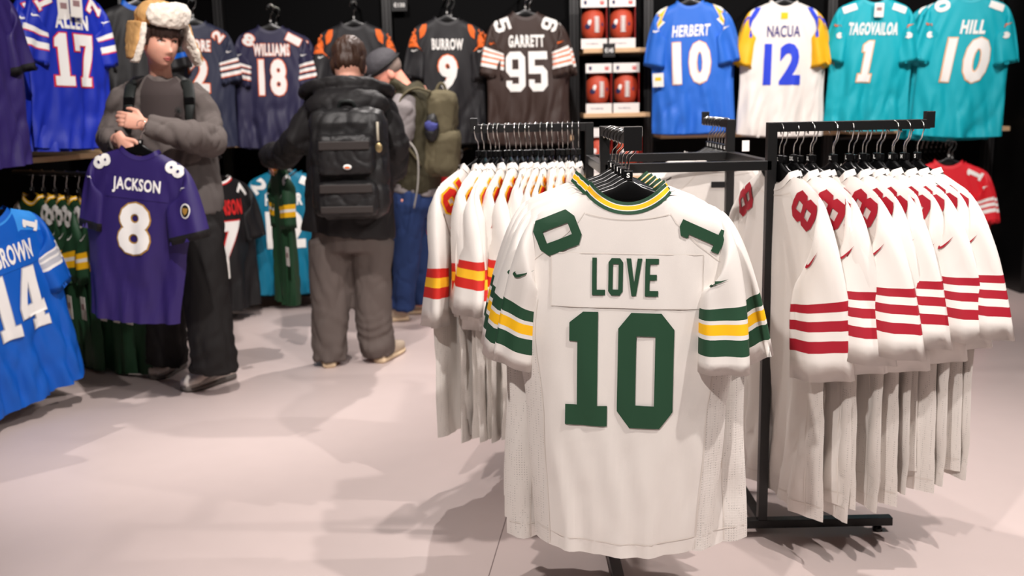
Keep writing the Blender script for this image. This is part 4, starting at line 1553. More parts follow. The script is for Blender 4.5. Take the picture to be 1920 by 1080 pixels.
SKIN = skin_mat('fair_skin', (226, 168, 146))
SKIN2 = skin_mat('ruddy_skin', (222, 150, 130))
EYEW = mat('eye_white', (225, 218, 212), .25)
IRIS = mat('grey_iris', (60, 58, 52), .2)
LIP = mat('lip', (190, 104, 98), .45)
HAIRD = mat('dark_brown_hair', (46, 29, 23), .5, bump=.5, scale=120, var=.3)
HAIRB = mat('brown_hair', (60, 39, 28), .5, bump=.5, scale=120, var=.35)
FLEECE = mat('cream_fleece', (240, 230, 216), .95, bump=1.0, scale=170, spec=.1, var=.05, sheen=.3, kind='noise')
SUEDE = mat('tan_suede', (206, 160, 104), .85, bump=.2, scale=240, spec=.15, var=.08)
KNITG = mat('grey_knit', (104, 96, 93), .9, bump=.35, scale=150, kind='knit', spec=.15, var=.06)
KNITD = mat('dark_grey_knit', (72, 64, 63), .9, bump=.3, scale=300, spec=.15, var=.05)
TEE = mat('dark_grey_jersey_cloth', (92, 86, 84), .9, bump=.2, scale=300, spec=.15, var=.05)
BDEN = mat('black_denim', (28, 26, 26), .8, bump=.3, scale=420, spec=.2, var=.12)
STRAP = mat('black_webbing', (30, 34, 33), .6, bump=.2, scale=300, spec=.3)
SHOEW = mat('white_shoe_mesh', (214, 204, 196), .6, bump=.3, scale=260)
SHOEG = mat('silver_grey_overlay', (146, 138, 132), .4, spec=.5)
SOLEG = mat('grey_rubber_sole', (96, 90, 86), .7)
SOLEB = mat('beige_sole', (214, 190, 158), .7)
JACK = mat('black_jacket_cloth', (27, 25, 26), .62, bump=.2, scale=240, spec=.3, var=.12)
JACKG = mat('charcoal_jacket_lining', (64, 59, 59), .8, bump=.2, scale=240, spec=.2, var=.08)
PACK = mat('black_pack_nylon', (26, 25, 26), .5, bump=.25, scale=320, spec=.4, var=.1)
PACKW = mat('black_pack_webbing', (46, 40, 38), .6, bump=.2, scale=220)
GREYT = mat('grey_wool_trouser', (94, 85, 81), .9, bump=.25, scale=320, spec=.15, var=.05)
OLIVE = mat('olive_vest_cloth', (56, 52, 38), .8, bump=.2, scale=220, spec=.2, var=.1)
KHAKI = mat('khaki_pack_cloth', (88, 81, 62), .85, bump=.25, scale=240, spec=.2, var=.1)
GSLV = mat('grey_sleeve_cloth', (120, 114, 114), .85, bump=.2, scale=280, spec=.2, var=.06)
DENIM = mat('blue_denim', (36, 53, 94), .85, bump=.3, scale=420, spec=.2, var=.22)
CAPM = mat('dark_cap_cloth', (58, 56, 60), .8, bump=.2, scale=260, var=.25)
BEIGE = mat('beige_shoe_suede', (188, 172, 152), .8, bump=.15, scale=200, var=.06)


def rot3(rz, rx=0.0, ry=0.0):
    return (Matrix.Rotation(rz, 3, 'Z') @ Matrix.Rotation(ry, 3, 'Y') @ Matrix.Rotation(rx, 3, 'X'))


def cloth_folds(amp, f1=9.0, f2=26.0, vert=.45, seed=0.0):
    o3 = Vector((seed * 3.1, seed * 1.7, seed))

    def fn(co, n):
        p = Vector((co.x, co.y, co.z * vert))
        a = noise.noise(p * f1 + o3)
        b = noise.noise(p * f2 + o3 * 2)
        c = max(0.0, .22 - abs(noise.noise(p * f1 * .9 + o3 * 3))) / .22
        d = max(0.0, .2 - abs(noise.noise(p * f1 * 1.9 + o3 * 5))) / .2
        return amp * (a * .55 + b * .25 - c * .75 - d * .4 + .25)
    return fn


class Head:
    """head chunks in a head frame: face towards -y, z up, origin at eye height inside the head"""

    def __init__(s, c, yaw, pitch=0.0, roll=0.0, k=1.0):
        s.c, s.k = Vector(c), k
        s.R = rot3(yaw, pitch, roll)

    def P(s, x, y, z):
        return s.c + s.R @ Vector((x, y, z)) * s.k

    def ell(s, mb, c, r, rx=0.0, rz=0.0, ry=0.0, n=16, m=10):
        mb.ell(s.P(*c), [q * s.k for q in r], s.R @ rot3(rz, rx, ry), n, m)

    def front(s, x, z):
        """y of the face surface at (x, z) in the head frame"""
        zz = min(.98, abs(z) / (.125 if z > 0 else .122))
        sec = (1 - zz ** 2.5) ** .4
        w = .074 * (1.0 if z > 0 else 1 - .26 * min(1, -z / .11) ** 1.6)
        k = max(0.0, 1 - min(1, abs(x) / max(.01, w * sec)) ** 2.2) ** .5
        y = -.090 * sec * k

        def g(x0, z0, sx, sz, a):
            return a * exp(-((x - x0) / sx) ** 2 - ((z - z0) / sz) ** 2)
        d = g(0, -.040, .0125, .013, .021) + g(0, -.018, .0105, .024, .012) + g(0, -.058, .020, .030, .003)
        for q in (-1, 1):
            d += g(q * .012, -.045, .008, .008, .006) + g(q * .031, .003, .017, .011, -.0085) + g(q * .030, .024, .024, .009, .004)
            d += g(q * .040, -.028, .022, .022, .004)
        d += g(0, -.0665, .020, .0055, .0055) + g(0, -.0775, .017, .0055, .0055) - g(0, -.072, .022, .0025, .004)
        d += g(0, -.086, .02, .005, -.002) + g(0, -.102, .019, .014, .009)
        return y - d

    def chunks(s, mb):
        n, m = 44, 40
        v, f = [], []
        for i in range(1, m):
            z = -cos(pi * i / m)
            Z = z * (.125 if z > 0 else .122)
            sec = (1 - abs(z) ** 2.5) ** .4
            w = .074 * (1.0 if Z > 0 else 1 - .26 * min(1, -Z / .11) ** 1.6)
            for k in range(n):
                a = 2 * pi * k / n
                x = w * sec * cos(a)
                sa = sin(a)
                if sa < 0:
                    x = w * sec * cos(a) * 1.0
                    yy = s.front(x * .9999, Z)
                else:
                    yy = (.098 if Z > -.02 else .098 - .5 * (-.02 - Z)) * sec * sa
                v.append(s.P(x, yy, Z))
        b = len(v)
        v += [s.P(0, 0, -.122), s.P(0, 0, .125)]
        for i in range(m - 2):
            for k in range(n):
                k2 = (k + 1) % n
                f.append((i * n + k, i * n + k2, (i + 1) * n + k2, (i + 1) * n + k))
        for k in range(n):
            k2 = (k + 1) % n
            f.append((b, k2, k))
            f.append((b + 1, (m - 2) * n + k, (m - 2) * n + k2))
        mb.add(v, f)
        for g in (-1, 1):
            s.ell(mb, (g * .075, .010, -.012), (.011, .021, .032), rx=-.2, rz=g * .3)

    def face(s, parent, origin, brow):
        o3 = Vector(origin)

        def put(nm, mb, m, par=None):
            mb.v = [q - o3 for q in mb.v]
            return mb.build(nm, m, par or parent, smooth=True)
        for g in (-1, 1):
            ex, ez = g * .031, .003
            ey = s.front(ex, ez)
            e = MB()
            s.ell(e, (ex, ey + .0072, ez), (.0128, .0105, .0078), n=16, m=10)
            eo = put('eye', e, EYEW)
            e = MB()
            s.ell(e, (ex + s.look, ey - .0020, ez), (.0060, .0022, .0062), n=12, m=6)
            put('iris', e, IRIS, eo)
            e = MB()
            e.tube([s.P(ex + q * .0165, s.front(ex + q * .0165, ez + .0055) - .0022 - .0016 * (1 - q * q), ez + .0068 - .0052 * q * q) for q in (-1, -.5, 0, .5, 1)], [.0012, .0023, .0027, .0023, .0012], 6)
            put('eyelid', e, brow)
            e = MB()
            e.tube([s.P(g * (.013 + .033 * q), s.front(g * (.013 + .033 * q), .022) - .001, .021 + .006 * sin(q * pi * .75)) for q in (0, .25, .5, .75, 1)], [.0024, .0038, .0038, .003, .0012], 6)
            put('eyebrow', e, brow)
        e = MB()
        q7 = (-1, -.6, -.25, 0, .25, .6, 1)
        e.tube([s.P(q * .022, s.front(q * .022, -.067) + .0016, -.0675 - .003 * abs(q) + .0008 * (1 - abs(q))) for q in q7], [.0012, .0030, .0040, .0036, .0040, .0030, .0012], 8)
        e.tube([s.P(q * .019, s.front(q * .019, -.077) + .0018, -.0765 + .0035 * q * q) for q in q7], [.0012, .0036, .0046, .0048, .0046, .0036, .0012], 8)
        put('lips', e, LIP)
    look = 0.0


def hand(mb, wrist, d, palm_n, side, curl=.5, k=1.0, spread=.1):
    """palm plus five bent fingers; d points from wrist to knuckles, palm_n out of the palm, side towards the thumb"""
    w = Vector(wrist)
    d = Vector(d).normalized()
    pn = Vector(palm_n)
    pn = (pn - d * pn.dot(d)).normalized()
    sd = d.cross(pn).normalized() * side
    mb.tube([w - d * .03 * k, w, w + d * .04 * k, w + d * .085 * k], [(.026 * k, .019 * k), (.027 * k, .018 * k), (.038 * k, .016 * k), (.039 * k, .013 * k)], 12, side=sd)
    for i, (off, L, r) in enumerate(((.029, .073, .0088), (.0098, .081, .0090), (-.0098, .075, .0086), (-.028, .060, .0078))):
        p = w + d * .078 * k + sd * off * k
        a = curl * (.55 + .06 * i)
        pts, rr = [p - d * .015 * k], [r * k]
        dirv = d + sd * off * spread * 8
        dirv.normalize()
        for seg, f in enumerate((.45, .32, .23)):
            dirv = (dirv * cos(a * (1 + .25 * seg)) + pn * sin(a * (1 + .25 * seg)))
            dirv.normalize()
            pn_l = pn
            pts.append(p)
            rr.append(r * k * (1.05 - .1 * seg))
            p = p + dirv * L * f * k
        pts.append(p)
        rr.append(r * .8 * k)
        mb.tube(pts, rr, 8)
    t0 = w + d * .018 * k + sd * .022 * k
    t1 = t0 + (d * .7 + sd * .75 + pn * .15).normalized() * .04 * k
    t2 = t1 + (d * .95 + sd * .2 + pn * .35).normalized() * .032 * k
    t3 = t2 + (d * .9 - sd * .05 + pn * .5).normalized() * .026 * k
    mb.tube([t0, t1, t2, t3], [.013 * k, .0115 * k, .010 * k, .0078 * k], 8)


def shoe(name, heel, head_deg, L, parent, origin, upper, sole, accent=None, acc_name='overlay'):
    """shoe lofted along its length: sole, upper, tongue and side overlays"""
    R = Matrix.Rotation(radians(head_deg), 4, 'Z')
    T = Matrix.Translation(Vector(heel) - Vector(origin)) @ R
    r = empty(name)
    r.parent = parent
    sec = [(0, .028, .078), (.12, .034, .09), (.3, .037, .09), (.45, .042, .08), (.62, .048, .066), (.8, .049, .054), (.92, .043, .046), (.975, .032, .038), (1.0, .020, .028)]

    def loft(z0f, z1f, grow, nm, m):
        v, f = [], []
        n = 14
        for (t, w, h) in spline(sec, 3):
            for k in range(n):
                a = 2 * pi * k / n
                z0, z1 = z0f(t, h), z1f(t, h)
                c, s_ = cos(a), sin(a)
                e = .6
                v.append(T @ Vector((w * grow * abs(c) ** e * (1 if c >= 0 else -1), -t * L * (1.0 if grow <= 1 else 1.02) + (0 if grow <= 1 else .004), (z0 + z1) / 2 + (z1 - z0) / 2 * abs(s_) ** e * (1 if s_ >= 0 else -1))))
        m_ = len(v) // n
        for i in range(m_ - 1):
            for k in range(n):
                k2 = (k + 1) % n
                f.append((i * n + k, (i + 1) * n + k, (i + 1) * n + k2, i * n + k2))
        f.append(tuple(range(n)))
        f.append(tuple(reversed([(m_ - 1) * n + k for k in range(n)])))
        return mesh(nm, v, f, m, r)
    loft(lambda t, h: 0.0 + .008 * max(0, t - .8) * 5 * .5, lambda t, h: .030 - .006 * t, 1.08, 'sole', sole)
    loft(lambda t, h: .018, lambda t, h: h + .018, 1.0, 'upper', upper)
    full = sec
    if accent:
        sec = [(t, w * 1.03, h) for t, w, h in full if t >= .8]
        loft(lambda t, h: .016, lambda t, h: .018 + h * .62, 1.0, 'toe_guard', accent)
        sec = full
    if accent:
        q = MB()
        for s_ in (-1, 1):
            q.tube([T @ Vector((s_ * .039, -L * .2, .055)), T @ Vector((s_ * .046, -L * .42, .056)), T @ Vector((s_ * .051, -L * .62, .042)), T @ Vector((s_ * .041, -L * .90, .036))], [(.004, .014), (.004, .016), (.004, .012), (.004, .008)], 8, side=R.to_3x3() @ Vector((1, 0, 0)))
            q.build(acc_name, accent, r, smooth=True)
            q = MB()
        for i in range(5):
            t = .36 + .065 * i
            q.tube([T @ Vector((-.024, -L * t, .09 - .035 * (t - .3) * 3 + .004)), T @ Vector((0, -L * t, .099 - .035 * (t - .3) * 3)), T @ Vector((.024, -L * t, .09 - .035 * (t - .3) * 3 + .004))], .003, 6)
        lo = q.build('laces', accent, r, smooth=True)
    return r


# ================= teenager in the fur-lined hat
TO = Vector((-1.53, 4.58, 0))
teen = tag(empty('person', TO), 'person in a fleece-lined trapper hat and grey sweater holding up a purple jersey', 'person', 'people in the shop')
hd = Head(W(300, 77, 4.52), radians(44), .13, .03, .97)
hd.look = .005
body = MB()
hd.chunks(body)
nk = W(300, 148, 4.60)
body.tube([hd.P(0, .022, -.05), W(301, 140, 4.585), W(301, 165, 4.60)], [.047, .050, .066], 14)
body.tube([W(301, 158, 4.60), W(301, 185, 4.60), W(306, 235, 4.6), W(322, 300, 4.61), W(340, 370, 4.6), W(342, 420, 4.59)],
          [(.09, .065), (.14, .08), (.155, .10), (.15, .10), (.16, .11), (.15, .11)], 18, side=(1, 0, 0))
RA = [W(236, 180, 4.58), W(214, 224, 4.60), W(206, 262, 4.52), W(214, 264, 4.36), W(226, 262, 4.29)]
LA_ = [W(370, 182, 4.58), W(390, 226, 4.60), W(398, 262, 4.50), W(350, 256, 4.36), W(292, 240, 4.28), W(268, 233, 4.27)]
body.tube(RA, [.042, .042, .040, .035, .028], 12)
body.tube(LA_, [.042, .042, .042, .038, .03, .027], 12)
hand(body, W(226, 260, 4.28), Vector((.45, -.15, -.75)), (.2, .75, -.1), 1, .55, .92)
hand(body, W(271, 232, 4.27), Vector((-1, -.15, .25)), (.1, .9, -.2), -1, .62, .9)
LL = [W(318, 425, 4.62), W(313, 545, 4.68), W(312, 640, 4.74), W(314, 678, 4.76)]
RL = [W(366, 425, 4.56), W(386, 545, 4.50), W(400, 655, 4.49), W(401, 696, 4.50)]
for Lg in (LL, RL):
    body.tube(Lg, [.08, .06, .05, .045], 12)
organic('body', body, .0042, SKIN, teen, smooth=3, origin=TO)
hd.face(teen, TO, HAIRD)
# sweater
sw = MB()
sw.tube([W(301, 141, 4.595), W(301, 158, 4.6), W(301, 178, 4.60), W(303, 205, 4.6), W(307, 245, 4.6), W(322, 292, 4.6), W(332, 318, 4.6)],
        [(.066, .066), (.115, .086), (.165, .108), (.188, .122), (.19, .132), (.188, .135), (.175, .125)], 24, side=(1, 0, 0))
sw.tube([W(252, 174, 4.58)] + RA[:4] + [W(222, 263, 4.32)], [.062, .064, .064, .070, .058, .046], 16)
sw.tube([W(356, 176, 4.58)] + LA_[:5] + [W(276, 235, 4.275)], [.062, .064, .068, .080, .070, .052, .046], 16)
sw_o = organic('sweater', sw, .009, KNITG, teen, smooth=5, folds=cloth_folds(.017, 8, 22, .7, 1), origin=TO)
# darker front panel of the sweater with its small embroidery
dp = MB()
v, f = [], []
for j in range(12):
    for i in range(9):
        px = 302 + 40 * (i / 4 - 1) * (.66 + .34 * min(1, j / 3) ** .7) + 4 * j / 11
        py = 143 + 103 * j / 11 + (10 if j == 0 else 0) * (1 - abs(i / 4 - 1) ** 2) * 1.2
        yy = 4.60 - (.138 + .012 * min(1, j / 4)) * (1 - ((i / 4 - 1) * .62) ** 2) ** .5 + .022 * (1 - min(1, j / 3)) * 1.6
        v.append(W(px, py, yy) - TO)
for j in range(11):
    for i in range(8):
        f.append((j * 9 + i, (j + 1) * 9 + i, (j + 1) * 9 + i + 1, j * 9 + i + 1))
fp = mesh('front_panel', v, f, KNITD, sw_o, label='darker grey front panel')
em = MB()
for a in range(5):
    an = pi * a / 5 + .2
    c = W(335, 208, 4.435)
    em.tube([c - TO + Vector((cos(an) * .019, 0, sin(an) * .02)), c - TO - Vector((cos(an) * .019, 0, sin(an) * .02))], .0018, 6)
em.build('embroidery', STRAP, sw_o, smooth=True)
# long tee hem below the sweater
tee = MB()
tee.tube([W(340, 292, 4.60), W(346, 330, 4.6), W(350, 370, 4.6), W(350, 398, 4.6)], [(.165, .115), (.168, .12), (.17, .125), (.168, .125)], 20, side=(1, 0, 0))
organic('long_shirt', tee, .011, TEE, teen, smooth=3, folds=cloth_folds(.012, 7, 20, .5, 2), origin=TO)
tr = MB()
tr.tube([W(345, 385, 4.6), W(345, 420, 4.6), W(343, 455, 4.6)], [(.175, .13), (.19, .14), (.19, .13)], 20, side=(1, 0, 0))
tr.tube([W(318, 430, 4.63), W(313, 500, 4.66), W(312, 580, 4.70), W(313, 635, 4.74), W(315, 660, 4.75), W(315, 678, 4.755)], [.108, .104, .098, .096, .099, .099], 18)
tr.tube([W(368, 430, 4.56), W(380, 500, 4.52), W(391, 580, 4.49), W(398, 645, 4.48), W(401, 675, 4.485), W(402, 694, 4.49)], [.112, .108, .102, .101, .105, .107], 18)


def trouser_folds(amp, z1, seed):
    g = cloth_folds(amp, 8, 22, .5, seed)

    def fn(co, n):
        k = max(0, 1 - co.z / z1)
        return g(co, n) + .007 * k * (sin(co.z * 62 + 14 * noise.noise(co * 4)) + 1.6 * noise.noise(co * 16))
    return fn


organic('trousers', tr, .0105, BDEN, teen, smooth=4, folds=trouser_folds(.011, .35, 3), origin=TO)
shoe('shoe', FL(341, 688), -12, .255, teen, TO, SHOEW, SOLEG, SHOEG)
shoe('shoe', FL(436, 709), -35, .285, teen, TO, SHOEW, SOLEG, SHOEG)
# hair under the hat
hm = MB()
hd.ell(hm, (0, .006, .048), (.084, .101, .078), n=20, m=12)
for i in range(11):
    a = -1 + 2 * i / 10
    hm.tube([hd.P(a * .058, -.082 + .035 * a * a, .075), hd.P(a * .066 + .004, -.103 + .035 * a * a, .05), hd.P(a * .072 + .008, -.099 + .036 * a * a, .026 - .006 * (i % 3))], [.013, .012, .005], 7)
for g in (-1, 1):
    hm.tube([hd.P(g * .076, -.045, .06), hd.P(g * .081, -.04, .01), hd.P(g * .078, -.03, -.02)], [.014, .012, .006], 7)
organic('hair', hm, .0045, HAIRD, teen, smooth=1, origin=TO)
# hat
hat = empty('trapper_hat', (0, 0, 0))
hat.parent = teen
hc = MB()
hd.ell(hc, (0, .018, .108), (.103, .116, .074), n=24, m=14)
hd.ell(hc, (0, .045, .06), (.1, .085, .085), n=24, m=14)
organic('crown', hc, .007, SUEDE, hat, smooth=2, folds=cloth_folds(.006, 14, 30, 1, 5), origin=TO, label='tan suede crown')
fl_f = lambda co, n: .0035 * noise.noise(co * 90) + .004 * noise.noise(co * 40)
bq = MB()
for i in range(9):
    a = -1 + 2 * i / 8
    x, y = .098 * sin(a * .92 + .10), -.112 * cos(a * .92 + .10)
    hd.ell(bq, (x, y - .010, .118), (.031, .027, .060 - .014 * a * a), rz=a * .92 + .1, rx=.12)
organic('brim', bq, .0055, FLEECE, hat, smooth=3, folds=fl_f, origin=TO, label='thick cream fleece brim')
for g in (-1, 1):
    q = MB()
    out = .004 if g < 0 else .034
    q.tube([hd.P(g * .098, .0, .075), hd.P(g * (.104 + out * .5), -.005, .02), hd.P(g * (.110 + out * 1.3), -.008, -.045), hd.P(g * (.116 + out * 2.0), -.008, -.098)],
           [(.075, .018), (.070, .020), (.058, .020), (.034, .017)], 14, side=hd.R @ Vector((0, 1, 0)))
    e = organic('ear_flap', q, .0055, FLEECE, hat, smooth=3, folds=fl_f, origin=TO)
    if True:
        q = MB()
        q.tube([hd.P(g * .112, .012, .08), hd.P(g * (.120 + out * .5), .009, .018), hd.P(g * (.127 + out * 1.3), .006, -.04), hd.P(g * (.132 + out * 2), .003, -.084)],
               [(.074, .013), (.067, .013), (.055, .013), (.031, .010)], 14, side=hd.R @ Vector((0, 1, 0)))
        organic('flap_shell', q, .006, SUEDE, e, smooth=2, folds=cloth_folds(.004, 14, 30, 1, 6), origin=TO, label='tan suede outer side')
# backpack seen only by its straps and edge
bpo = W(305, 230, 4.80)
bpk = tag(empty('backpack', bpo), 'dark backpack worn by the person in the fleece-lined hat, its straps over the sweater', 'backpack')
q = MB().box((-.15, -.06, -.24), (.15, .10, .22), .05)
organic('pack_body', q, .012, PACK, bpk, smooth=3, folds=cloth_folds(.008, 8, 20, .8, 8))
for px, a in ((245, 1), (352, -1)):
    q = MB()
    q.tube(spline([W(px + 6 * a, 158, 4.72) - bpo, W(px + 4 * a, 152, 4.62) - bpo, W(px, 162, 4.52) - bpo, W(px - 4 * a, 190, 4.455) - bpo, W(px - 3 * a, 222, 4.44) - bpo, W(px - 6 * a, 248, 4.47) - bpo], 4),
           [r_[:2] for r_ in spline([(.026, .006), (.026, .007), (.026, .008), (.024, .008), (.016, .006), (.014, .005)], 4)], 10, side=(1, 0, 0))
    s_o = q.build('shoulder_strap', STRAP, bpk, smooth=True)
    q = MB()
    c = W(px - 3 * a, 188, 4.44) - bpo
    q.box(c - Vector((.022, .006, .014)), c + Vector((.022, .006, .014)), .003)
    q.build('buckle', PLASTIC, s_o)

# the jersey the teenager holds up
jersey('purple', W(263, 283, 4.22), radians(-3), 'purple jersey with a white number eight held up by the person in the fur hat', None, tilt=.135, size=.90, var=60,
       shape=Shape(60, 1.02, .7, 1.7, (9, 25), (1.0, 1.5), (0, -.03), taper=.9, cuffw=(.75, 1.12)))
pj = bpy.context.scene.objects
cr = MB()
jr = JC[('purple', 60)]
shp60 = Shape(60, 1.02, .7, 1.7, (9, 25), (1.0, 1.5), (0, -.03), taper=.9, cuffw=(.75, 1.12))
crest = text_flat('0', .075, .055, 'block', cell=.02)
fl = poly_flat([[(.026 * cos(a * pi / 8), .036 * sin(a * pi / 8)) for a in range(16)]], .02)
drape('crest_patch', fl, lambda x, y: shp60.on_sleeve(1, x + .02, y, .68, -pi / 2, .002), WP, jr)
fl = poly_flat([[(.020 * cos(a * pi / 8), .029 * sin(a * pi / 8)) for a in range(16)]], .02)
drape('crest_field', fl, lambda x, y: shp60.on_sleeve(1, x + .02, y, .68, -pi / 2, .003), BLK2, jr)
fl = poly_flat([[(-.014, .014), (.014, .014), (.012, -.006), (0, -.02), (-.012, -.006)]], .02)
drape('crest_shield', fl, lambda x, y: shp60.on_sleeve(1, x + .02, y, .68, -pi / 2, .004), GOLD, jr)
hj = hang('M', W(263, 283, 4.22) + Euler((0, .135, radians(-3))).to_matrix() @ Vector((0, 0, DROP * .9)), radians(-3), 'black hanger inside the purple jersey held up by the person', None, .135)
hj.scale = (.88, .88, .88)

# ================= shopper in black seen from behind
MO = Vector((-.79, 4.98, 0))
man = tag(empty('person', MO), 'person in a black hooded jacket and wide grey trousers seen from behind', 'person', 'people in the shop')
hd2 = Head(W(655, 124, 5.03), radians(176), .28, 0, 1.0)
body = MB()
hd2.chunks(body)
body.tube([hd2.P(0, .02, -.05), W(655, 150, 4.99), W(655, 172, 4.97)], [.056, .06, .075], 14)
body.tube([W(655, 165, 4.97), W(656, 195, 4.97), W(657, 260, 4.97), W(658, 340, 4.97), W(660, 420, 4.97), W(660, 450, 4.97)],
          [(.11, .08), (.19, .1), (.175, .11), (.16, .11), (.17, .12), (.16, .12)], 18, side=(1, 0, 0))
A1 = [W(598, 204, 4.98), W(556, 262, 4.96), W(534, 292, 5.08), W(512, 292, 5.24), W(506, 296, 5.30)]
A2 = [W(714, 206, 4.98), W(738, 268, 4.96), W(736, 318, 5.04), W(728, 312, 5.22), W(722, 308, 5.28)]
body.tube(A1, [.05, .046, .042, .034, .028], 12)
body.tube(A2, [.05, .046, .042, .034, .028], 12)
hand(body, W(508, 296, 5.30), (.25, .6, -.7), (.6, -.2, -.2), 1, .6, .92)
hand(body, W(722, 308, 5.28), (-.3, .8, -.2), (-.4, .2, -.8), -1, .6, .92)
G1 = [W(622, 440, 4.97), W(620, 560, 4.97), W(618, 675, 4.95)]
G2 = [W(698, 440, 4.97), W(702, 560, 4.99), W(708, 668, 5.02)]
for g_ in (G1, G2):
    body.tube(g_, [.085, .06, .045], 12)
organic('body', body, .0048, SKIN, man, smooth=3, origin=MO)
hd2.face(man, MO, HAIRB)
hm = MB()
hd2.ell(hm, (0, .010, .060), (.086, .104, .088), n=24, m=16)
hd2.ell(hm, (0, .045, .016), (.072, .066, .072), n=18, m=12)
for g in (-1, 1):
    hd2.ell(hm, (g * .07, .02, .0), (.018, .045, .05))


def hair_strands(co, n):
    return .005 * noise.noise(Vector((co.x * 70, co.y * 70, co.z * 16))) + .005 * noise.noise(Vector((co.x * 30, co.y * 30, co.z * 14)))


organic('hair', hm, .0045, HAIRB, man, smooth=6, folds=hair_strands, origin=MO)
jk = MB()
jk.tube([W(655, 158, 4.97), W(655, 168, 4.97), W(655, 186, 4.97), W(656, 220, 4.97), W(656, 290, 4.97), W(655, 370, 4.97), W(653, 425, 4.97), W(652, 440, 4.97)],
        [(.09, .08), (.13, .10), (.175, .12), (.205, .135), (.212, .14), (.222, .145), (.234, .15), (.236, .15)], 26, side=(1, 0, 0))
jk.tube([W(612, 188, 4.97)] + A1[:4] + [W(507, 294, 5.28)], [.07, .078, .076, .074, .066, .06], 16)
jk.tube([W(700, 188, 4.97)] + A2[:4] + [W(724, 309, 5.27)], [.07, .078, .078, .076, .066, .06], 16)
jo = organic('jacket', jk, .010, JACK, man, smooth=4, folds=cloth_folds(.014, 7, 19, .7, 11), origin=MO)
hb = MB()
# hood lying on the back and its raised collar edge
hb.ell(W(652, 196, 4.84), (.205, .085, .085), n=22, m=12)
hb.ell(W(652, 214, 4.82), (.15, .075, .095), n=22, m=12)
rim = []
for i in range(21):
    a = pi * (-.08 + 1.16 * i / 20)
    rim.append(W(650, 168, 4.97) + Vector((.205 * cos(a), -.13 * sin(a), .035 * sin(a) - .012 * abs(cos(a)))))
hb.tube(rim, .034, 10)
organic('hood', hb, .009, JACK, jo, smooth=4, folds=cloth_folds(.007, 9, 22, 1, 12), origin=MO)
t2 = MB()
t2.tube([W(660, 405, 4.97), W(660, 440, 4.97), W(660, 468, 4.97)], [(.19, .135), (.205, .14), (.2, .13)], 20, side=(1, 0, 0))
t2.tube([W(619, 450, 4.97), W(618, 520, 4.97), W(621, 600, 4.97), W(619, 650, 4.96), W(620, 674, 4.96)], [.114, .106, .098, .088, .082], 18)
t2.tube([W(700, 450, 4.97), W(697, 520, 4.98), W(701, 600, 5.0), W(706, 645, 5.01), W(708, 664, 5.02)], [.110, .10, .094, .092, .082], 18)
organic('trousers', t2, .0105, GREYT, man, smooth=4, folds=trouser_folds(.010, .3, 13), origin=MO)
shoe('shoe', FL(618, 690) + Vector((0, 0, 0)), 190, .28, man, MO, BEIGE, SOLEB)
shoe('shoe', FL(712, 681) + Vector((0, 0, 0)), 165, .28, man, MO, BEIGE, SOLEB)
# backpack
PO = W(655, 310, 4.74)
pk = tag(empty('backpack', PO), 'black backpack with two front pockets on the back of the person in black', 'backpack')
q = MB().box((-.185, -.07, -.255), (.185, .13, .27), .07)
pb = organic('pack_body', q, .010, PACK, pk, smooth=4, folds=cloth_folds(.010, 8, 20, .7, 14))
for nm, z0, z1, w in (('upper_pocket', -.045, .15, .135), ('lower_pocket', -.235, -.065, .142)):
    q = MB().box((-w, -.13, z0), (w, -.03, z1), .035)
    po = organic(nm, q, .007, PACK, pk, smooth=3, folds=cloth_folds(.006, 12, 28, 1, 15 + z0))
    zz = z1 - .052 if z0 > -.1 else z1 - .035
    MB().box((-w * .86, -.139, zz - .020), (w * .86, -.126, zz + .02), .004).build('flap_band', PACKW, po)
    if z0 < -.1:
        MB().box((-w * .86, -.139, z0 + .022), (w * .86, -.126, z0 + .055), .004).build('flap_band', PACKW, po)
    else:
        q = MB()
        q.ell((.012, -.137, .0), (.02, .006, .0125), n=14, m=8)
        b_ = q.build('oval_badge', WHITE_PRINT, po, smooth=True)
        q = MB()
        q.ell((.012, -.1405, -.002), (.014, .004, .006), n=12, m=6)
        q.build('badge_mark', ORG, b_, smooth=True)
q = MB()
q.tube([(.152, -.085, .20), (.154, -.10, .16), (.156, -.112, .115)], .006, 8)
z_ = q.build('zip_pull', mat('pale_cord', (176, 168, 150), .6), pk, smooth=True)
q = MB()
q.ell((.158, -.118, .085), (.017, .006, .023), n=12, m=8)
q.build('round_charm', mat('brass_charm', (170, 150, 110), .35, metal=.8), z_, smooth=True)
for g in (-1, 1):
    q = MB()
    q.tube([(g * .12, .06, .25), (g * .13, .17, .31), (g * .14, .30, .28)], [(.032, .008)] * 3, 10, side=(1, 0, 0))
    q.build('shoulder_strap', STRAP, pk, smooth=True)
q = MB()
q.tube(spline([(-.04, .02, .262), (-.025, .0, .295), (.025, .0, .295), (.04, .02, .262)], 4), .009, 8)
q.build('grab_handle', STRAP, pk, smooth=True)
# the green jersey held down by the shopper
shg = Shape(61, .62, 1.0, 1.6, (4, 8), (.9, 1.3), (0, .0), sl=.9)
jersey('packer_green', W(524, 312, 5.30), radians(-58), 'green jersey with yellow sleeve stripes dangling from the hand of the person in black', None, size=.90, var=61, shape=shg)

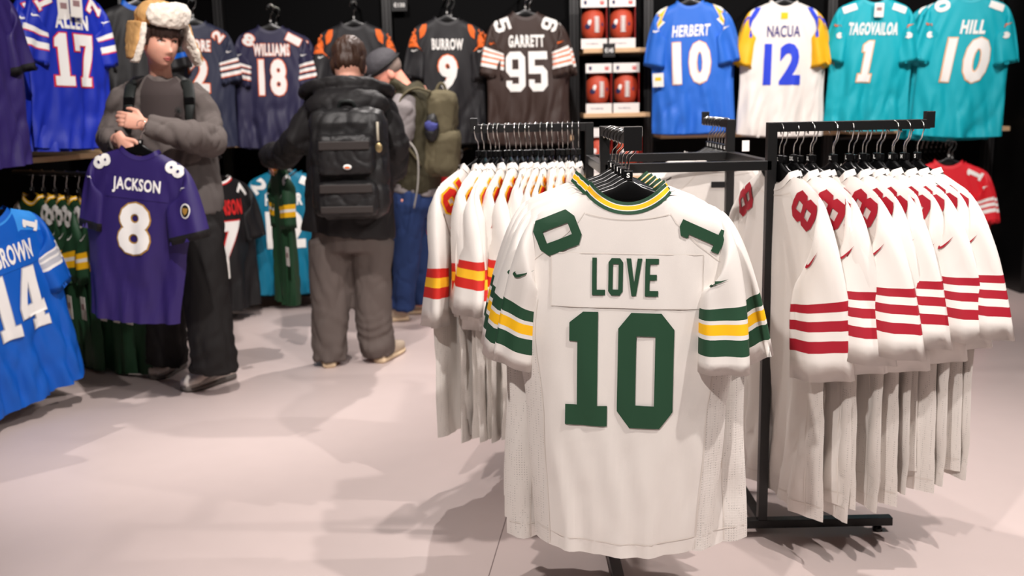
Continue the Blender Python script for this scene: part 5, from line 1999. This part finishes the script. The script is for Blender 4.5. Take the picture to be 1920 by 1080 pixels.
# ================= shopper with cap, bending over the rail
BO = Vector((-.55, 6.02, 0))
m3 = tag(empty('person', BO), 'person in an olive vest and blue jeans bending forward in a dark cap', 'person', 'people in the shop')
hd3 = Head(W(722, 138, 6.0), radians(-70), .62, 0, 1.02)
body = MB()
hd3.chunks(body)
body.tube([hd3.P(0, .03, -.03), W(748, 158, 6.02), W(762, 185, 6.02)], [.062, .064, .08], 14)
body.tube([W(764, 170, 6.02), W(775, 205, 6.02), W(782, 260, 6.03), W(782, 330, 6.04), W(776, 370, 6.05)],
          [(.11, .09), (.13, .17), (.13, .165), (.125, .15), (.125, .15)], 18, side=(1, 0, 0))
B1 = [W(756, 205, 5.86), W(750, 258, 5.84), W(742, 292, 5.86), W(716, 300, 5.94), W(690, 300, 6.0)]
B2 = [W(762, 205, 6.2), W(752, 262, 6.22), W(742, 292, 6.2), W(716, 300, 6.14), W(690, 302, 6.1)]
for b_ in (B1, B2):
    body.tube(b_, [.05, .046, .042, .036, .028], 12)
hand(body, W(690, 300, 6.0), (-1, .1, -.2), (0, .3, -1), 1, .6, .92)
hand(body, W(690, 302, 6.1), (-1, .0, -.2), (0, -.3, -1), -1, .6, .92)
H1 = [W(768, 372, 5.97), W(762, 470, 5.97), W(756, 582, 5.97)]
H2 = [W(784, 372, 6.13), W(786, 470, 6.13), W(792, 572, 6.16)]
for g_ in (H1, H2):
    body.tube(g_, [.085, .06, .045], 12)
organic('body', body, .0052, SKIN2, m3, smooth=3, origin=BO)
hd3.face(m3, BO, CAPM)
hq = MB()
hd3.ell(hq, (0, .03, .02), (.082, .088, .075), n=20, m=12)
organic('hair', hq, .006, mat('grey_short_hair', (120, 104, 96), .8, bump=.6, scale=300), m3, smooth=1, origin=BO)
cq = MB()
hd3.ell(cq, (0, .010, .062), (.093, .112, .080), n=24, m=14)
cp = organic('cap', cq, .006, CAPM, m3, smooth=2, folds=lambda co, n: .002 * noise.noise(co * 40), origin=BO)
cq = MB()
cq.tube([hd3.P(0, -.085, .05), hd3.P(0, -.13, .045), hd3.P(0, -.175, .028)], [(.085, .006), (.08, .006), (.05, .005)], 16, side=hd3.R @ Vector((1, 0, 0)))
cq.v = [p_ - BO for p_ in cq.v]
cq.build('peak', CAPM, cp, smooth=True)
cq = MB()
rim = [hd3.P(.094 * cos(a), .012 + .113 * sin(a), .045) - BO for a in [2 * pi * i / 24 for i in range(25)]]
cq.tube(rim, [(.004, .012)] * 25, 8, side=hd3.R @ Vector((0, 0, 1)), caps=False)
cq.build('cap_band', mat('dark_band', (30, 30, 30), .7), cp, smooth=True)
vq = MB()
vq.tube([W(757, 166, 6.02), W(764, 180, 6.02), W(775, 205, 6.02), W(782, 260, 6.03), W(784, 325, 6.04), W(780, 352, 6.05)],
        [(.10, .10), (.125, .155), (.145, .19), (.15, .19), (.148, .185), (.14, .175)], 24, side=(1, 0, 0))
rim = []
for i in range(13):
    a = 2 * pi * i / 12
    rim.append(W(752, 166, 6.02) + Vector((.075 * cos(a) + .012, .095 * sin(a), -.05 * cos(a))))
vq.tube(rim, .03, 10, caps=False)
organic('vest', vq, .010, OLIVE, m3, smooth=3, folds=cloth_folds(.010, 8, 22, .8, 21), origin=BO)
gs = MB()
gs.tube([W(762, 188, 5.90)] + B1[:4] + [W(700, 300, 5.97)], [.07, .082, .078, .072, .058, .048], 16)
gs.tube([W(766, 190, 6.16)] + B2[:4] + [W(700, 302, 6.12)], [.07, .082, .078, .072, .058, .048], 16)
gs.tube([W(781, 345, 6.05), W(779, 362, 6.05)], [(.150, .180), (.150, .182)], 20, side=(1, 0, 0))
organic('sweatshirt', gs, .010, GSLV, m3, smooth=3, folds=cloth_folds(.010, 9, 24, .8, 22), origin=BO)
dj = MB()
dj.tube([W(777, 352, 6.05), W(777, 385, 6.05), W(776, 400, 6.05)], [(.145, .175), (.145, .178), (.12, .15)], 20, side=(1, 0, 0))
dj.tube([W(768, 380, 5.97), W(764, 470, 5.97), W(757, 540, 5.97), W(755, 580, 5.97)], [.10, .085, .075, .07], 16)
dj.tube([W(784, 380, 6.13), W(786, 470, 6.13), W(790, 540, 6.15), W(793, 568, 6.16)], [.10, .09, .078, .074], 16)
organic('jeans', dj, .0105, DENIM, m3, smooth=3, folds=trouser_folds(.011, .3, 23), origin=BO)
shoe('shoe', FL(765, 600), -78, .28, m3, BO, BEIGE, SOLEB)
shoe('shoe', FL(806, 586), -84, .28, m3, BO, BEIGE, SOLEB)
KO = W(822, 245, 5.98)
kp = tag(empty('backpack', KO, (0, .10, 0)), 'khaki backpack on the back of the person in the olive vest', 'backpack')
q = MB().box((-.075, -.14, -.27), (.105, .14, .24), .06)
organic('pack_body', q, .010, KHAKI, kp, smooth=4, folds=cloth_folds(.011, 8, 22, .8, 24))
q = MB().box((-.02, -.155, -.26), (.135, .12, .02), .05)
organic('front_pocket', q, .010, KHAKI, kp, smooth=4, folds=cloth_folds(.009, 9, 22, .8, 25))
q = MB()
q.ell((-.03, -.15, .02), (.045, .03, .085), n=14, m=8)
sp = organic('side_pocket', q, .007, PACK, kp, smooth=2, folds=cloth_folds(.006, 14, 30, 1, 26))
q = MB()
q.ell((-.03, -.16, .03), (.036, .022, .04), n=14, m=8)
organic('blue_cloth', q, .007, mat('blue_bundle', (62, 66, 130), .85, var=.4), sp, smooth=1, folds=cloth_folds(.010, 18, 34, 1, 27))
q = MB()
q.tube(spline([(-.05, -.11, .22), (-.14, -.12, .235), (-.215, -.15, .17), (-.235, -.17, .02), (-.16, -.16, -.10), (-.08, -.13, -.2)], 4), [(.026, .007)] * 21, 10, side=(0, 1, 0))
q.build('shoulder_strap', KHAKI, kp, smooth=True)
q = MB()
q.tube(spline([(-.16, -.175, -.06), (-.10, -.195, -.14), (-.085, -.2, -.3), (-.10, -.2, -.45)], 5), .005, 6)
q.build('loose_strap', mat('pale_webbing', (150, 146, 140), .7), kp, smooth=True)
q = MB()
q.tube(spline([(-.03, -.01, .225), (-.012, 0, .27), (.012, 0, .27), (.03, .01, .23)], 4), .009, 8)
q.build('grab_handle', KHAKI, kp, smooth=True)
